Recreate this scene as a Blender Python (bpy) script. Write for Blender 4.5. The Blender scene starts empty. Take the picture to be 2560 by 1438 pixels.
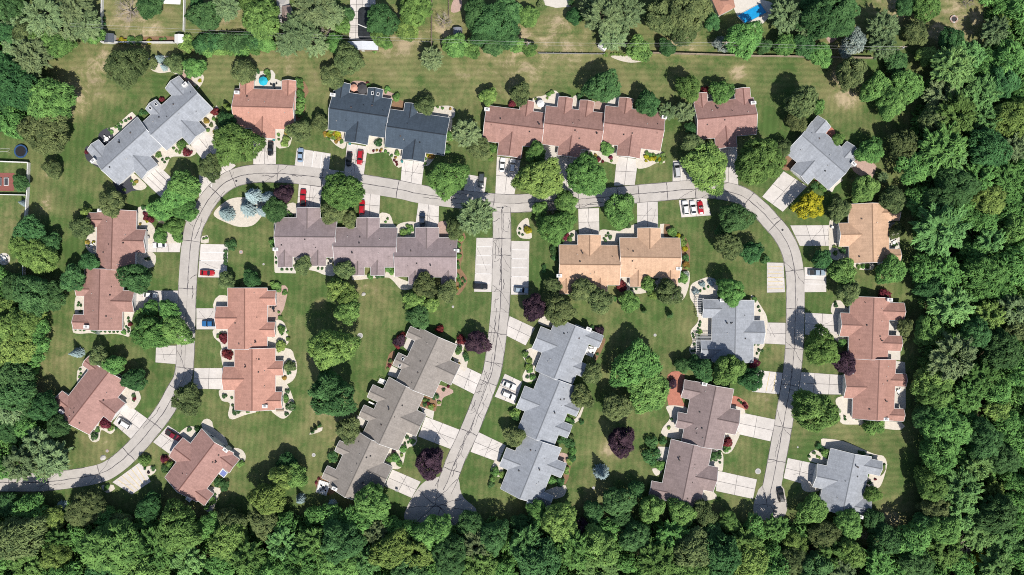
import bpy, math, random
import numpy as np
from mathutils import Vector

# ------------------------------------------------------------------ camera, light, exposure
S = bpy.context.scene
COL = S.collection
H = 300.0            # flying height of the drone (m)
PPM = 7.5            # image pixels per metre on the ground
cam_d = bpy.data.cameras.new("camera")
cam = bpy.data.objects.new("camera", cam_d)
COL.objects.link(cam)
cam.location = (0, 0, H)
cam.rotation_euler = (0, 0, 0)
cam_d.lens = 36 * H * PPM / 2560
cam_d.sensor_width = 36
cam_d.clip_start = 1
cam_d.clip_end = 9000
S.camera = cam

SUN_EL, SUN_AZ = math.radians(57), math.radians(156)
W = bpy.data.worlds.new("World")
S.world = W
W.use_nodes = True
nt = W.node_tree
nt.nodes.clear()
wo = nt.nodes.new("ShaderNodeOutputWorld")
wb = nt.nodes.new("ShaderNodeBackground")
ws = nt.nodes.new("ShaderNodeTexSky")
ws.sky_type = 'NISHITA'
ws.sun_disc = False
ws.sun_elevation = SUN_EL
ws.sun_rotation = SUN_AZ
wb.inputs[1].default_value = 0.098
nt.links.new(ws.outputs[0], wb.inputs[0])
nt.links.new(wb.outputs[0], wo.inputs[0])
sun_d = bpy.data.lights.new("sun", 'SUN')
sun_d.energy = 4.7
sun_d.angle = math.radians(0.53)
sun_d.color = (1.0, 0.95, 0.87)
sun = bpy.data.objects.new("sun", sun_d)
COL.objects.link(sun)
sv = Vector((math.sin(SUN_AZ) * math.cos(SUN_EL), math.cos(SUN_AZ) * math.cos(SUN_EL), math.sin(SUN_EL)))
sun.rotation_euler = (-sv).to_track_quat('-Z', 'Y').to_euler()
sun.location = (60, -120, 200)
S.view_settings.view_transform = 'Standard'
S.view_settings.look = 'None'
S.view_settings.exposure = 0.35
S.view_settings.gamma = 1.0
S.view_settings.use_curve_mapping = False
S.cycles.use_denoising = False
S.cycles.max_bounces = 5
S.cycles.diffuse_bounces = 3
S.cycles.transmission_bounces = 3
S.cycles.filter_width = 1.0

R = random.Random(11)

# ------------------------------------------------------------------ image coordinate helpers
TILES = {}
for r_, oy in zip("ABC", (0, 480, 958)):
    for c_, ox in zip("1234", (0, 640, 1280, 1920)):
        TILES[r_ + c_] = (ox, oy)
Z = 2.995


def T(tile, x, y):
    """coordinates read off a zoomed image tile -> image pixel"""
    ox, oy = TILES[tile]
    return ox + x / Z, oy + y / Z


def P(px, py, h=0.0):
    """image pixel of a point at height h -> ground position in metres"""
    k = (1 - h / H) / PPM
    return (px - 1280) * k, (719 - py) * k


def to_px(x, y, h=0.0):
    k = (1 - h / H) / PPM
    return 1280 + x / k, 719 - y / k


# ------------------------------------------------------------------ materials
ALB = 0.8   # overall reflectance that goes with the exposure


def mat(name, col, rough=0.8, vary=0.0, noise=None, metal=0.0, spec=0.3, bump=0.0):
    """plain procedural surface: base colour, per-object variation, noise=(scale, amount[, scale2, amount2])"""
    m = bpy.data.materials.new(name)
    m.use_nodes = True
    col = tuple(c * ALB for c in col)
    t = m.node_tree
    b = t.nodes["Principled BSDF"]
    b.inputs["Roughness"].default_value = rough
    b.inputs["Metallic"].default_value = metal
    b.inputs["Specular IOR Level"].default_value = spec
    val = None

    def mul(v, lo, hi, src):
        mr = t.nodes.new("ShaderNodeMapRange")
        mr.inputs["From Min"].default_value = 0.25 if src.type == 'VALUE' and src.node.type == 'TEX_NOISE' else 0
        mr.inputs["From Max"].default_value = 0.75 if src.type == 'VALUE' and src.node.type == 'TEX_NOISE' else 1
        mr.inputs["To Min"].default_value = lo
        mr.inputs["To Max"].default_value = hi
        t.links.new(src, mr.inputs["Value"])
        if v is None:
            return mr.outputs[0]
        mm = t.nodes.new("ShaderNodeMath")
        mm.operation = 'MULTIPLY'
        t.links.new(v, mm.inputs[0])
        t.links.new(mr.outputs[0], mm.inputs[1])
        return mm.outputs[0]
    if vary:
        oi = t.nodes.new("ShaderNodeObjectInfo")
        val = mul(val, 1 - vary, 1 + vary, oi.outputs["Random"])
    if noise:
        geo = t.nodes.new("ShaderNodeNewGeometry")
        for i in range(0, len(noise), 2):
            n = t.nodes.new("ShaderNodeTexNoise")
            n.inputs["Scale"].default_value = noise[i]
            n.inputs["Detail"].default_value = 4
            n.inputs["Roughness"].default_value = 0.65
            t.links.new(geo.outputs["Position"], n.inputs["Vector"])
            val = mul(val, 1 - noise[i + 1], 1 + noise[i + 1], n.outputs[0])
            if bump and i == 0:
                bp = t.nodes.new("ShaderNodeBump")
                bp.inputs["Strength"].default_value = bump
                bp.inputs["Distance"].default_value = 0.05
                t.links.new(n.outputs[0], bp.inputs["Height"])
                t.links.new(bp.outputs[0], b.inputs["Normal"])
    if val is None:
        b.inputs["Base Color"].default_value = (*col, 1)
    else:
        mx = t.nodes.new("ShaderNodeVectorMath")
        mx.operation = 'SCALE'
        mx.inputs[0].default_value = col
        t.links.new(val, mx.inputs["Scale"])
        t.links.new(mx.outputs[0], b.inputs["Base Color"])
    return m


def leaf_mat(name, col, col2=None, trans=0.16):
    """foliage: leaf tint varies leaf by leaf (attribute) and tree by tree"""
    m = bpy.data.materials.new(name)
    m.use_nodes = True
    t = m.node_tree
    t.nodes.clear()
    out = t.nodes.new("ShaderNodeOutputMaterial")
    at = t.nodes.new("ShaderNodeAttribute")
    at.attribute_name = "tint"
    oi = t.nodes.new("ShaderNodeObjectInfo")
    mx = t.nodes.new("ShaderNodeMix")
    mx.data_type = 'RGBA'
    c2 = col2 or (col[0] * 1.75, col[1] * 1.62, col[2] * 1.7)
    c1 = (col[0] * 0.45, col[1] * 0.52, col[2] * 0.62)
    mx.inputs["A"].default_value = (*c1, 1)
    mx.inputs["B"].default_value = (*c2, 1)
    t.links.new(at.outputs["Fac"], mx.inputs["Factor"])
    hs = t.nodes.new("ShaderNodeHueSaturation")
    hr = t.nodes.new("ShaderNodeMapRange")
    hr.inputs["To Min"].default_value = 0.482
    hr.inputs["To Max"].default_value = 0.515
    t.links.new(oi.outputs["Random"], hr.inputs["Value"])
    t.links.new(hr.outputs[0], hs.inputs["Hue"])
    mm = t.nodes.new("ShaderNodeMath")
    mm.operation = 'MULTIPLY'
    mm.inputs[1].default_value = 7.31
    fr = t.nodes.new("ShaderNodeMath")
    fr.operation = 'FRACT'
    t.links.new(oi.outputs["Random"], mm.inputs[0])
    t.links.new(mm.outputs[0], fr.inputs[0])
    vr = t.nodes.new("ShaderNodeMapRange")
    vr.inputs["To Min"].default_value = 0.78
    vr.inputs["To Max"].default_value = 1.25
    t.links.new(fr.outputs[0], vr.inputs["Value"])
    t.links.new(vr.outputs[0], hs.inputs["Value"])
    t.links.new(mx.outputs["Result"], hs.inputs["Color"])
    d = t.nodes.new("ShaderNodeBsdfDiffuse")
    tr = t.nodes.new("ShaderNodeBsdfTranslucent")
    ms = t.nodes.new("ShaderNodeMixShader")
    ms.inputs[0].default_value = trans
    t.links.new(hs.outputs[0], d.inputs[0])
    t.links.new(hs.outputs[0], tr.inputs[0])
    t.links.new(d.outputs[0], ms.inputs[1])
    t.links.new(tr.outputs[0], ms.inputs[2])
    t.links.new(ms.outputs[0], out.inputs[0])
    return m


def roof_mat(name, col):
    """asphalt shingles: courses, single tabs and slow weathering"""
    m = bpy.data.materials.new(name)
    m.use_nodes = True
    col = tuple(c * ALB for c in col)
    t = m.node_tree
    b = t.nodes["Principled BSDF"]
    b.inputs["Roughness"].default_value = 0.93
    b.inputs["Specular IOR Level"].default_value = 0.15
    tc = t.nodes.new("ShaderNodeUVMap")
    br = t.nodes.new("ShaderNodeTexBrick")
    br.inputs["Color1"].default_value = (*[c * 0.93 for c in col], 1)
    br.inputs["Color2"].default_value = (*[c * 1.08 for c in col], 1)
    br.inputs["Mortar"].default_value = (*[c * 0.6 for c in col], 1)
    br.inputs["Scale"].default_value = 1.0
    br.inputs["Mortar Size"].default_value = 0.012
    br.inputs["Brick Width"].default_value = 0.55
    br.inputs["Row Height"].default_value = 0.28
    t.links.new(tc.outputs[0], br.inputs["Vector"])
    n = t.nodes.new("ShaderNodeTexNoise")
    n.inputs["Scale"].default_value = 0.45
    n.inputs["Detail"].default_value = 6
    n.inputs["Roughness"].default_value = 0.7
    geo = t.nodes.new("ShaderNodeNewGeometry")
    t.links.new(geo.outputs["Position"], n.inputs["Vector"])
    mr = t.nodes.new("ShaderNodeMapRange")
    mr.inputs["From Min"].default_value = 0.3
    mr.inputs["From Max"].default_value = 0.7
    mr.inputs["To Min"].default_value = 0.88
    mr.inputs["To Max"].default_value = 1.12
    t.links.new(n.outputs[0], mr.inputs["Value"])
    mx = t.nodes.new("ShaderNodeVectorMath")
    mx.operation = 'SCALE'
    # run-off streaks down the slope and odd patches of other shingles
    mp = t.nodes.new("ShaderNodeMapping")
    mp.inputs["Scale"].default_value = (1.6, 0.16, 1)
    t.links.new(tc.outputs[0], mp.inputs["Vector"])
    n2 = t.nodes.new("ShaderNodeTexNoise")
    n2.inputs["Scale"].default_value = 1.0
    n2.inputs["Detail"].default_value = 5
    t.links.new(mp.outputs[0], n2.inputs["Vector"])
    mr2 = t.nodes.new("ShaderNodeMapRange")
    mr2.inputs["From Min"].default_value = 0.3
    mr2.inputs["From Max"].default_value = 0.7
    mr2.inputs["To Min"].default_value = 0.92
    mr2.inputs["To Max"].default_value = 1.12
    t.links.new(n2.outputs[0], mr2.inputs["Value"])
    mm = t.nodes.new("ShaderNodeMath")
    mm.operation = 'MULTIPLY'
    t.links.new(mr.outputs[0], mm.inputs[0])
    t.links.new(mr2.outputs[0], mm.inputs[1])
    t.links.new(br.outputs[0], mx.inputs[0])
    t.links.new(mm.outputs[0], mx.inputs["Scale"])
    t.links.new(mx.outputs[0], b.inputs["Base Color"])
    return m


def grass_mat():
    m = bpy.data.materials.new("mown_grass")
    m.use_nodes = True
    t = m.node_tree
    b = t.nodes["Principled BSDF"]
    b.inputs["Roughness"].default_value = 0.95
    b.inputs["Specular IOR Level"].default_value = 0.1
    geo = t.nodes.new("ShaderNodeNewGeometry")
    pos = geo.outputs["Position"]

    def noise(scale, detail=5, rough=0.6, dist=0.0):
        n = t.nodes.new("ShaderNodeTexNoise")
        n.inputs["Scale"].default_value = scale
        n.inputs["Detail"].default_value = detail
        n.inputs["Roughness"].default_value = rough
        n.inputs["Distortion"].default_value = dist
        t.links.new(pos, n.inputs["Vector"])
        return n.outputs[0]

    def math_(op, a, b_):
        k = t.nodes.new("ShaderNodeMath")
        k.operation = op
        for i, v in enumerate((a, b_)):
            if isinstance(v, (int, float)):
                k.inputs[i].default_value = v
            else:
                t.links.new(v, k.inputs[i])
        return k.outputs[0]

    def rng(v, f0, f1, t0, t1):
        k = t.nodes.new("ShaderNodeMapRange")
        k.inputs["From Min"].default_value = f0
        k.inputs["From Max"].default_value = f1
        k.inputs["To Min"].default_value = t0
        k.inputs["To Max"].default_value = t1
        t.links.new(v, k.inputs["Value"])
        return k.outputs[0]

    def mix(f, a, b_):
        k = t.nodes.new("ShaderNodeMix")
        k.data_type = 'RGBA'
        t.links.new(f, k.inputs["Factor"])
        for s, v in (("A", a), ("B", b_)):
            if isinstance(v, tuple):
                k.inputs[s].default_value = (*v, 1)
            else:
                t.links.new(v, k.inputs[s])
        return k.outputs["Result"]

    def attr(n):
        a = t.nodes.new("ShaderNodeAttribute")
        a.attribute_name = n
        return a.outputs["Fac"]
    dry = attr("dry")
    big = noise(0.045, 6, 0.65, 0.3)
    mid = noise(0.25, 6, 0.7)
    fine = noise(2.2, 4, 0.7)
    patch = noise(0.16, 7, 0.75, 0.6)
    dry = math_('MULTIPLY', dry, rng(patch, 0.36, 0.64, 0.25, 1.5))
    d = math_('ADD', dry, rng(big, 0.3, 0.7, -0.30, 0.46))
    d = math_('ADD', d, rng(mid, 0.3, 0.7, -0.26, 0.28))
    d = math_('ADD', d, rng(fine, 0.3, 0.7, -0.2, 0.2))
    worn = noise(0.55, 5, 0.8, 1.0)
    d = math_('ADD', d, rng(worn, 0.62, 0.8, 0, 0.55))
    c = mix(rng(d, 0.02, 0.75, 0, 1), (0.058, 0.102, 0.029), (0.162, 0.160, 0.070))
    c = mix(rng(d, 0.85, 1.5, 0, 1), c, (0.32, 0.26, 0.165))
    # mowing stripes in two directions
    sw = []
    for ang in (90, 3):
        mp = t.nodes.new("ShaderNodeMapping")
        mp.inputs["Rotation"].default_value = (0, 0, math.radians(ang))
        t.links.new(pos, mp.inputs["Vector"])
        w = t.nodes.new("ShaderNodeTexWave")
        w.inputs["Scale"].default_value = 0.16
        w.inputs["Distortion"].default_value = 4.5
        w.inputs["Detail"].default_value = 2
        w.inputs["Detail Scale"].default_value = 0.25
        t.links.new(mp.outputs[0], w.inputs["Vector"])
        sw.append(w.outputs["Fac"])
    st = attr("stripe")
    k = t.nodes.new("ShaderNodeMix")
    t.links.new(st, k.inputs[0])
    t.links.new(sw[0], k.inputs[2])
    t.links.new(sw[1], k.inputs[3])
    g = rng(k.outputs[0], 0, 1, 0.92, 1.08)
    g = math_('MULTIPLY', g, rng(noise(5.0, 3, 0.8), 0.3, 0.7, 0.8, 1.2))
    g = math_('MULTIPLY', g, rng(noise(0.12, 5, 0.6), 0.3, 0.7, 0.86, 1.14))
    sc = t.nodes.new("ShaderNodeVectorMath")
    sc.operation = 'SCALE'
    t.links.new(c, sc.inputs[0])
    t.links.new(g, sc.inputs["Scale"])
    soil = attr("litter")
    fin = mix(soil, sc.outputs[0], (0.045, 0.038, 0.022))
    t.links.new(fin, b.inputs["Base Color"])
    bp = t.nodes.new("ShaderNodeBump")
    bp.inputs["Strength"].default_value = 0.5
    bp.inputs["Distance"].default_value = 0.08
    t.links.new(fine, bp.inputs["Height"])
    t.links.new(bp.outputs[0], b.inputs["Normal"])
    return m


M = {}
M["grass"] = grass_mat()
M["road"] = mat("worn_concrete_road", (0.465, 0.432, 0.40), 0.9, 0.07, (0.3, 0.13, 6, 0.07, 1.3, 0.06), bump=0.1)
M["drive"] = mat("concrete_driveway", (0.60, 0.56, 0.525), 0.9, 0.08, (0.45, 0.12, 7, 0.06, 1.6, 0.08))
M["joint"] = mat("joint_filler", (0.055, 0.05, 0.055), 0.9)
M["tar"] = mat("crack_sealant", (0.085, 0.078, 0.085), 0.75, 0, (1.5, 0.3))
M["line_yellow"] = mat("faded_yellow_paint", (0.62, 0.5, 0.25), 0.8, 0, (3, 0.25))
M["line_white"] = mat("faded_white_paint", (0.74, 0.73, 0.72), 0.8, 0, (3, 0.15))
M["stone"] = mat("pale_stone_chips", (0.61, 0.555, 0.475), 0.95, 0.05, (9, 0.3, 1.2, 0.12), bump=0.8)
M["pink"] = mat("pink_paving", (0.44, 0.31, 0.26), 0.9, 0.05, (7, 0.28, 1, 0.15), bump=0.5)
M["brick"] = mat("red_brick_paving", (0.42, 0.17, 0.12), 0.9, 0.04, (7, 0.3, 1, 0.15), bump=0.5)
M["mulch"] = mat("dark_mulch", (0.06, 0.062, 0.075), 0.97, 0.05, (8, 0.4), bump=1)
M["bark"] = mat("brown_bark_mulch", (0.24, 0.145, 0.085), 0.97, 0.05, (8, 0.4, 1, 0.2), bump=1)
M["patio"] = mat("patio_concrete", (0.60, 0.56, 0.50), 0.9, 0.05, (1.2, 0.1))
M["white"] = mat("white_siding", (0.74, 0.73, 0.71), 0.6, 0.02)
M["trim"] = mat("white_trim", (0.78, 0.78, 0.77), 0.5)
M["vinyl"] = mat("white_vinyl", (0.8, 0.79, 0.77), 0.45)
M["wood"] = mat("weathered_wood", (0.36, 0.29, 0.22), 0.85, 0.1, (3, 0.25))
M["trunk"] = mat("tree_bark", (0.11, 0.085, 0.065), 0.95, 0.15)
M["twig"] = mat("bare_twigs", (0.36, 0.31, 0.27), 0.9, 0.1)
M["glass"] = mat("dark_glass", (0.02, 0.025, 0.03), 0.08, spec=0.6)
M["black"] = mat("black_plastic", (0.02, 0.02, 0.022), 0.5)
M["grey"] = mat("grey_metal", (0.33, 0.33, 0.34), 0.45, 0.05)
M["teal"] = mat("teal_plastic", (0.03, 0.22, 0.22), 0.5)
M["turq"] = mat("turquoise_canvas", (0.02, 0.42, 0.55), 0.8)
M["canvas"] = mat("white_canvas", (0.76, 0.76, 0.75), 0.8)
M["blue"] = mat("blue_padding", (0.03, 0.08, 0.19), 0.6)
M["rubber"] = mat("rubber_tyre", (0.018, 0.018, 0.018), 0.85)
M["lamp"] = mat("clear_lens", (0.7, 0.7, 0.68), 0.15, spec=0.6)
M["redlamp"] = mat("red_lens", (0.4, 0.02, 0.02), 0.2, spec=0.6)
M["cover"] = mat("black_pool_cover", (0.022, 0.026, 0.03), 0.5, 0, (0.8, 0.5))
M["court"] = mat("red_rubber_court", (0.25, 0.09, 0.075), 0.9, 0, (2, 0.15))
M["pebble"] = mat("cast_concrete", (0.5, 0.48, 0.45), 0.9, 0.1, (4, 0.15))
M["redtile"] = mat("terracotta_tiles", (0.42, 0.22, 0.16), 0.9, 0, (2, 0.2))
M["ridge"] = mat("ridge_vent", (0.10, 0.08, 0.075), 0.9)
# pool water
pm = mat("pool_water", (0.015, 0.30, 0.62), 0.06, 0, (0.8, 0.15), spec=0.5)
M["water"] = pm

LEAF = {
    'm': leaf_mat("green_leaves", (0.110, 0.216, 0.056)),
    'd': leaf_mat("dark_green_leaves", (0.058, 0.132, 0.044)),
    'y': leaf_mat("yellow_green_leaves", (0.148, 0.232, 0.058)),
    'o': leaf_mat("olive_leaves", (0.106, 0.144, 0.053)),
    's': leaf_mat("silver_green_leaves", (0.156, 0.226, 0.096)),
    'f': leaf_mat("light_green_leaves", (0.136, 0.262, 0.080)),
    'p': leaf_mat("purple_leaves", (0.044, 0.026, 0.038), (0.10, 0.06, 0.075)),
    'b': leaf_mat("blue_needles", (0.19, 0.27, 0.275), (0.42, 0.53, 0.53), 0.05),
    'c': leaf_mat("dark_needles", (0.055, 0.116, 0.039), None, 0.05),
    'g': leaf_mat("golden_leaves", (0.25, 0.245, 0.02), (0.48, 0.44, 0.035)),
    'v': leaf_mat("silver_white_leaves", (0.22, 0.27, 0.215), (0.42, 0.47, 0.40)),
    'r': leaf_mat("burgundy_leaves", (0.10, 0.024, 0.03), (0.24, 0.05, 0.06)),
    'h': leaf_mat("amber_leaves", (0.28, 0.19, 0.04), (0.5, 0.34, 0.08)),
}


# ------------------------------------------------------------------ mesh helpers
class MB:
    def __init__(self):
        self.v, self.f, self.m = [], [], []

    def add(self, vs, fs, mi=0):
        o = len(self.v)
        self.v += vs
        self.f += [tuple(i + o for i in f) for f in fs]
        self.m += [mi] * len(fs)

    def box(self, x0, x1, y0, y1, z0, z1, mi=0):
        self.add([(x0, y0, z0), (x1, y0, z0), (x1, y1, z0), (x0, y1, z0), (x0, y0, z1), (x1, y0, z1), (x1, y1, z1), (x0, y1, z1)],
                 [(3, 2, 1, 0), (4, 5, 6, 7), (0, 1, 5, 4), (1, 2, 6, 5), (2, 3, 7, 6), (3, 0, 4, 7)], mi)

    def prism(self, poly, z0, z1, mi=0):
        n = len(poly)
        a = sum(poly[i][0] * poly[(i + 1) % n][1] - poly[(i + 1) % n][0] * poly[i][1] for i in range(n))
        if a < 0:
            poly = poly[::-1]
        self.add([(x, y, z0) for x, y in poly] + [(x, y, z1) for x, y in poly],
                 [tuple(range(n, 2 * n))] + [(i, (i + 1) % n, (i + 1) % n + n, i + n) for i in range(n)], mi)

    def tube(self, a, b, r0, r1=None, n=6, mi=0, cap=True):
        a, b = Vector(a), Vector(b)
        r1 = r0 if r1 is None else r1
        d = (b - a).normalized()
        t = d.orthogonal().normalized()
        s = d.cross(t)
        vs = []
        for c, r in ((a, r0), (b, r1)):
            for i in range(n):
                q = 2 * math.pi * i / n
                vs.append(tuple(c + t * (math.cos(q) * r) + s * (math.sin(q) * r)))
        fs = [(i, (i + 1) % n, (i + 1) % n + n, i + n) for i in range(n)]
        if cap:
            fs += [tuple(range(n))[::-1], tuple(range(n, 2 * n))]
        self.add(vs, fs, mi)

    def lathe(self, prof, n=16, c=(0, 0), mi=0):
        vs = []
        for r, z in prof:
            for i in range(n):
                q = 2 * math.pi * i / n
                vs.append((c[0] + r * math.cos(q), c[1] + r * math.sin(q), z))
        fs = []
        for k in range(len(prof) - 1):
            for i in range(n):
                j = (i + 1) % n
                fs.append((k * n + i, k * n + j, (k + 1) * n + j, (k + 1) * n + i))
        self.add(vs, fs, mi)

    def mesh(self, name, mats):
        me = bpy.data.meshes.new(name)
        me.from_pydata(self.v, [], self.f)
        for m_ in (mats if isinstance(mats, (list, tuple)) else [mats]):
            me.materials.append(m_)
        if any(self.m):
            me.polygons.foreach_set("material_index", self.m)
        return me

    def obj(self, name, mats, parent=None, loc=None, rz=0):
        return link(name, self.mesh(name, mats), parent, loc, rz)


def link(name, me, parent=None, loc=None, rz=0, scale=None):
    o = bpy.data.objects.new(name, me)
    COL.objects.link(o)
    if parent is not None:
        o.parent = parent
    if loc is not None:
        o.location = loc
    if rz:
        o.rotation_euler = (0, 0, rz)
    if scale is not None:
        o.scale = scale
    return o


def empty(name, loc, rz=0):
    return link(name, None, None, loc, rz)


def setm(o, m, slot=0):
    """own material on a shared mesh"""
    o.material_slots[slot].link = 'OBJECT'
    o.material_slots[slot].material = m


def tag(o, label=None, cat=None, group=None, kind=None):
    if label:
        o["label"] = label
    if cat:
        o["category"] = cat
    if group:
        o["group"] = group
    if kind:
        o["kind"] = kind
    return o


def copy_tree(o, parent=None):
    c = o.copy()
    COL.objects.link(c)
    c.parent = parent
    for ch in list(o.children):
        copy_tree(ch, c)
    return c


def spline(pts, step=1.0, closed=False):
    """Catmull-Rom through pts, about one sample per step"""
    n = len(pts)
    out = []
    rng_ = range(n if closed else n - 1)
    for i in rng_:
        if closed:
            p0, p1, p2, p3 = pts[i - 1], pts[i], pts[(i + 1) % n], pts[(i + 2) % n]
        else:
            p1, p2 = pts[i], pts[i + 1]
            p0 = pts[i - 1] if i else (2 * p1[0] - p2[0], 2 * p1[1] - p2[1])
            p3 = pts[i + 2] if i + 2 < n else (2 * p2[0] - p1[0], 2 * p2[1] - p1[1])
        L = math.dist(p1, p2)
        k = max(1, int(L / step))
        for j in range(k):
            t = j / k
            out.append(tuple(0.5 * (2 * p1[a] + (p2[a] - p0[a]) * t + (2 * p0[a] - 5 * p1[a] + 4 * p2[a] - p3[a]) * t * t
                                    + (3 * p1[a] - p0[a] - 3 * p2[a] + p3[a]) * t ** 3) for a in (0, 1)))
    if not closed:
        out.append(pts[-1])
    return out


def inside(p, poly):
    x, y = p
    c = False
    for i in range(len(poly)):
        (x1, y1), (x2, y2) = poly[i - 1], poly[i]
        if (y1 > y) != (y2 > y) and x < (x2 - x1) * (y - y1) / (y2 - y1) + x1:
            c = not c
    return c


# ------------------------------------------------------------------ finding words for each single thing
LANDMARKS = []   # (px, py, reach, phrase)
PENDING = []     # (object, px, py, description)
ORD = ["", "second ", "third ", "fourth ", "fifth ", "sixth ", "seventh ", "eighth ", "ninth ", "tenth ", "eleventh ", "twelfth ",
       "thirteenth ", "fourteenth ", "fifteenth ", "sixteenth ", "seventeenth ", "eighteenth ", "nineteenth ", "twentieth "]


def compass(dx, dy):
    a = math.degrees(math.atan2(-dy, dx)) % 360
    return ["east", "northeast", "north", "northwest", "west", "southwest", "south", "southeast"][int((a + 22.5) // 45) % 8]


def want_label(o, px, py, desc):
    PENDING.append((o, px, py, desc))


def write_labels():
    sets = {}
    for o, px, py, desc in PENDING:
        d, lm = min(((math.hypot(px - l[0], py - l[1]) - l[2]), i) for i, l in enumerate(LANDMARKS))
        l = LANDMARKS[lm]
        c = compass(px - l[0], py - l[1])
        sets.setdefault((desc, lm, c), []).append((math.hypot(px - l[0], py - l[1]), px, py, o))
    for (desc, lm, c), lst in sets.items():
        lst.sort(key=lambda e: e[:3])
        for i, (_, _, _, o) in enumerate(lst):
            s = f"{desc} {c} of the {LANDMARKS[lm][3]}"
            if len(lst) > 1:
                q = (ORD[i] if i < len(ORD) else f"{i + 1}th ") + "nearest"
                s += ", " + (q if i or len(lst) > 1 else "")
            o["label"] = s

# ------------------------------------------------------------------ ground
WOODS = [
    [(2470, -60), (2620, -60), (2620, 1500), (2040, 1500), (2090, 1365), (2245, 1360), (2312, 1300), (2325, 1200), (2308, 1080), (2305, 900), (2305, 700), (2290, 500), (2255, 400), (2290, 330), (2330, 200), (2350, 150), (2468, 135)],
    [(-60, 1262), (160, 1262), (330, 1290), (520, 1305), (600, 1310), (760, 1285), (960, 1300), (1010, 1320), (1200, 1310), (1400, 1300), (1600, 1300), (1880, 1310), (2000, 1320), (2090, 1350), (2090, 1500), (-60, 1500)],
    [(-60, -60), (60, -60), (60, 300), (40, 330), (-60, 330)],
    [(-60, 690), (60, 690), (110, 760), (90, 900), (60, 1000), (120, 1060), (150, 1180), (-60, 1180)],
]
# parched lawn: image pixel, reach, strength
DRY = [(230, 170, 80, .55), (200, 240, 60, .4), (700, 140, 90, .6), (900, 150, 120, .3), (1200, 170, 150, .3), (1650, 170, 150, .28), (350, 70, 90, .95), (580, 40, 45, .9), (1100, 60, 40, 1.0),
       (1390, 70, 60, .6), (1700, 95, 60, 1.0), (2220, 20, 60, 1.05), (2400, 50, 75, 1.05), (1845, 180, 22, 1.5), (2120, 235, 45, .7), (112, 505, 14, 1.5), (118, 520, 12, 1.4), (950, 750, 60, .5),
       (1525, 1125, 26, 1.1), (1480, 1250, 60, .5), (2230, 1290, 45, .8), (30, 580, 60, .7), (120, 440, 25, .6), (860, 200, 60, .3), (1000, 95, 60, .6), (1310, 110, 30, 1.0), (1430, 120, 70, .5),
       (790, 900, 30, .5), (800, 1020, 50, .5), (1270, 160, 120, .3), (130, 900, 60, .45), (100, 980, 40, .5), (180, 880, 40, .3), (560, 1030, 60, .3), (840, 1080, 60, .4), (1560, 1040, 40, .5), (1925, 880, 28, .8),
       (1905, 1000, 32, .6), (1860, 1110, 30, .35), (2330, 90, 30, .8), (905, 725, 14, 1.3), (800, 755, 12, 1.1), (190, 260, 30, .9), (270, 160, 30, 1.0), (1330, 180, 60, .3), (720, 800, 40, .4), (2075, 150, 80, .4),
       (2110, 200, 30, .7), (2125, 250, 25, .9), (560, 1240, 40, .5), (500, 1290, 30, .7), (2120, 1070, 60, .35), (1990, 1070, 40, .3), (1780, 1290, 30, .5), (650, 1260, 40, .2), (385, 1130, 30, .5), (250, 1110, 40, .5)]


def build_ground():
    fx = np.arange(-186, 186.1, 1.5)
    fy = np.arange(-114, 114.1, 1.5)
    xs = np.concatenate([[-4500, -1500, -600, -300, -220], fx, [220, 300, 600, 1500, 4500]])
    ys = np.concatenate([[-4500, -1500, -600, -300, -150], fy, [150, 300, 600, 1500, 4500]])
    gx, gy = np.meshgrid(xs, ys)
    nx, ny = len(xs), len(ys)
    v = np.stack([gx.ravel(), gy.ravel(), np.zeros(nx * ny)], 1)
    i = np.arange(nx * ny).reshape(ny, nx)
    q = np.stack([i[:-1, :-1], i[:-1, 1:], i[1:, 1:], i[1:, :-1]], -1).reshape(-1, 4)
    me = bpy.data.meshes.new("ground")
    me.vertices.add(len(v))
    me.vertices.foreach_set("co", v.astype(np.float32).ravel())
    me.loops.add(q.size)
    me.loops.foreach_set("vertex_index", q.ravel().astype(np.int32))
    me.polygons.add(len(q))
    me.polygons.foreach_set("loop_start", np.arange(0, q.size, 4, dtype=np.int32))
    me.update(calc_edges=True)
    px, py = 1280 + v[:, 0] * PPM, 719 - v[:, 1] * PPM
    dry = np.full(len(v), 0.15)
    for x, y, r, a in DRY:
        dry += a * np.exp(-((px - x) ** 2 + (py - y) ** 2) / (r * r) * 1.1)
    dry += 0.10 * np.clip((330 - py) / 300, 0, 1) * (py > -100)
    stripe = np.where((py < 240) | ((px > 1950) & (py > 1060)), 0.0, 1.0)
    lit = np.zeros(len(v))
    for poly in WOODS:
        for k in range(len(v)):
            if abs(v[k, 0]) < 190 and abs(v[k, 1]) < 120 and inside((px[k], py[k]), poly):
                lit[k] = 1
    for nm, a in (("dry", dry), ("stripe", stripe), ("litter", lit)):
        at = me.attributes.new(nm, 'FLOAT', 'POINT')
        at.data.foreach_set("value", a.astype(np.float32))
    me.materials.append(M["grass"])
    tag(link("ground", me), kind="structure")


build_ground()

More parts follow.
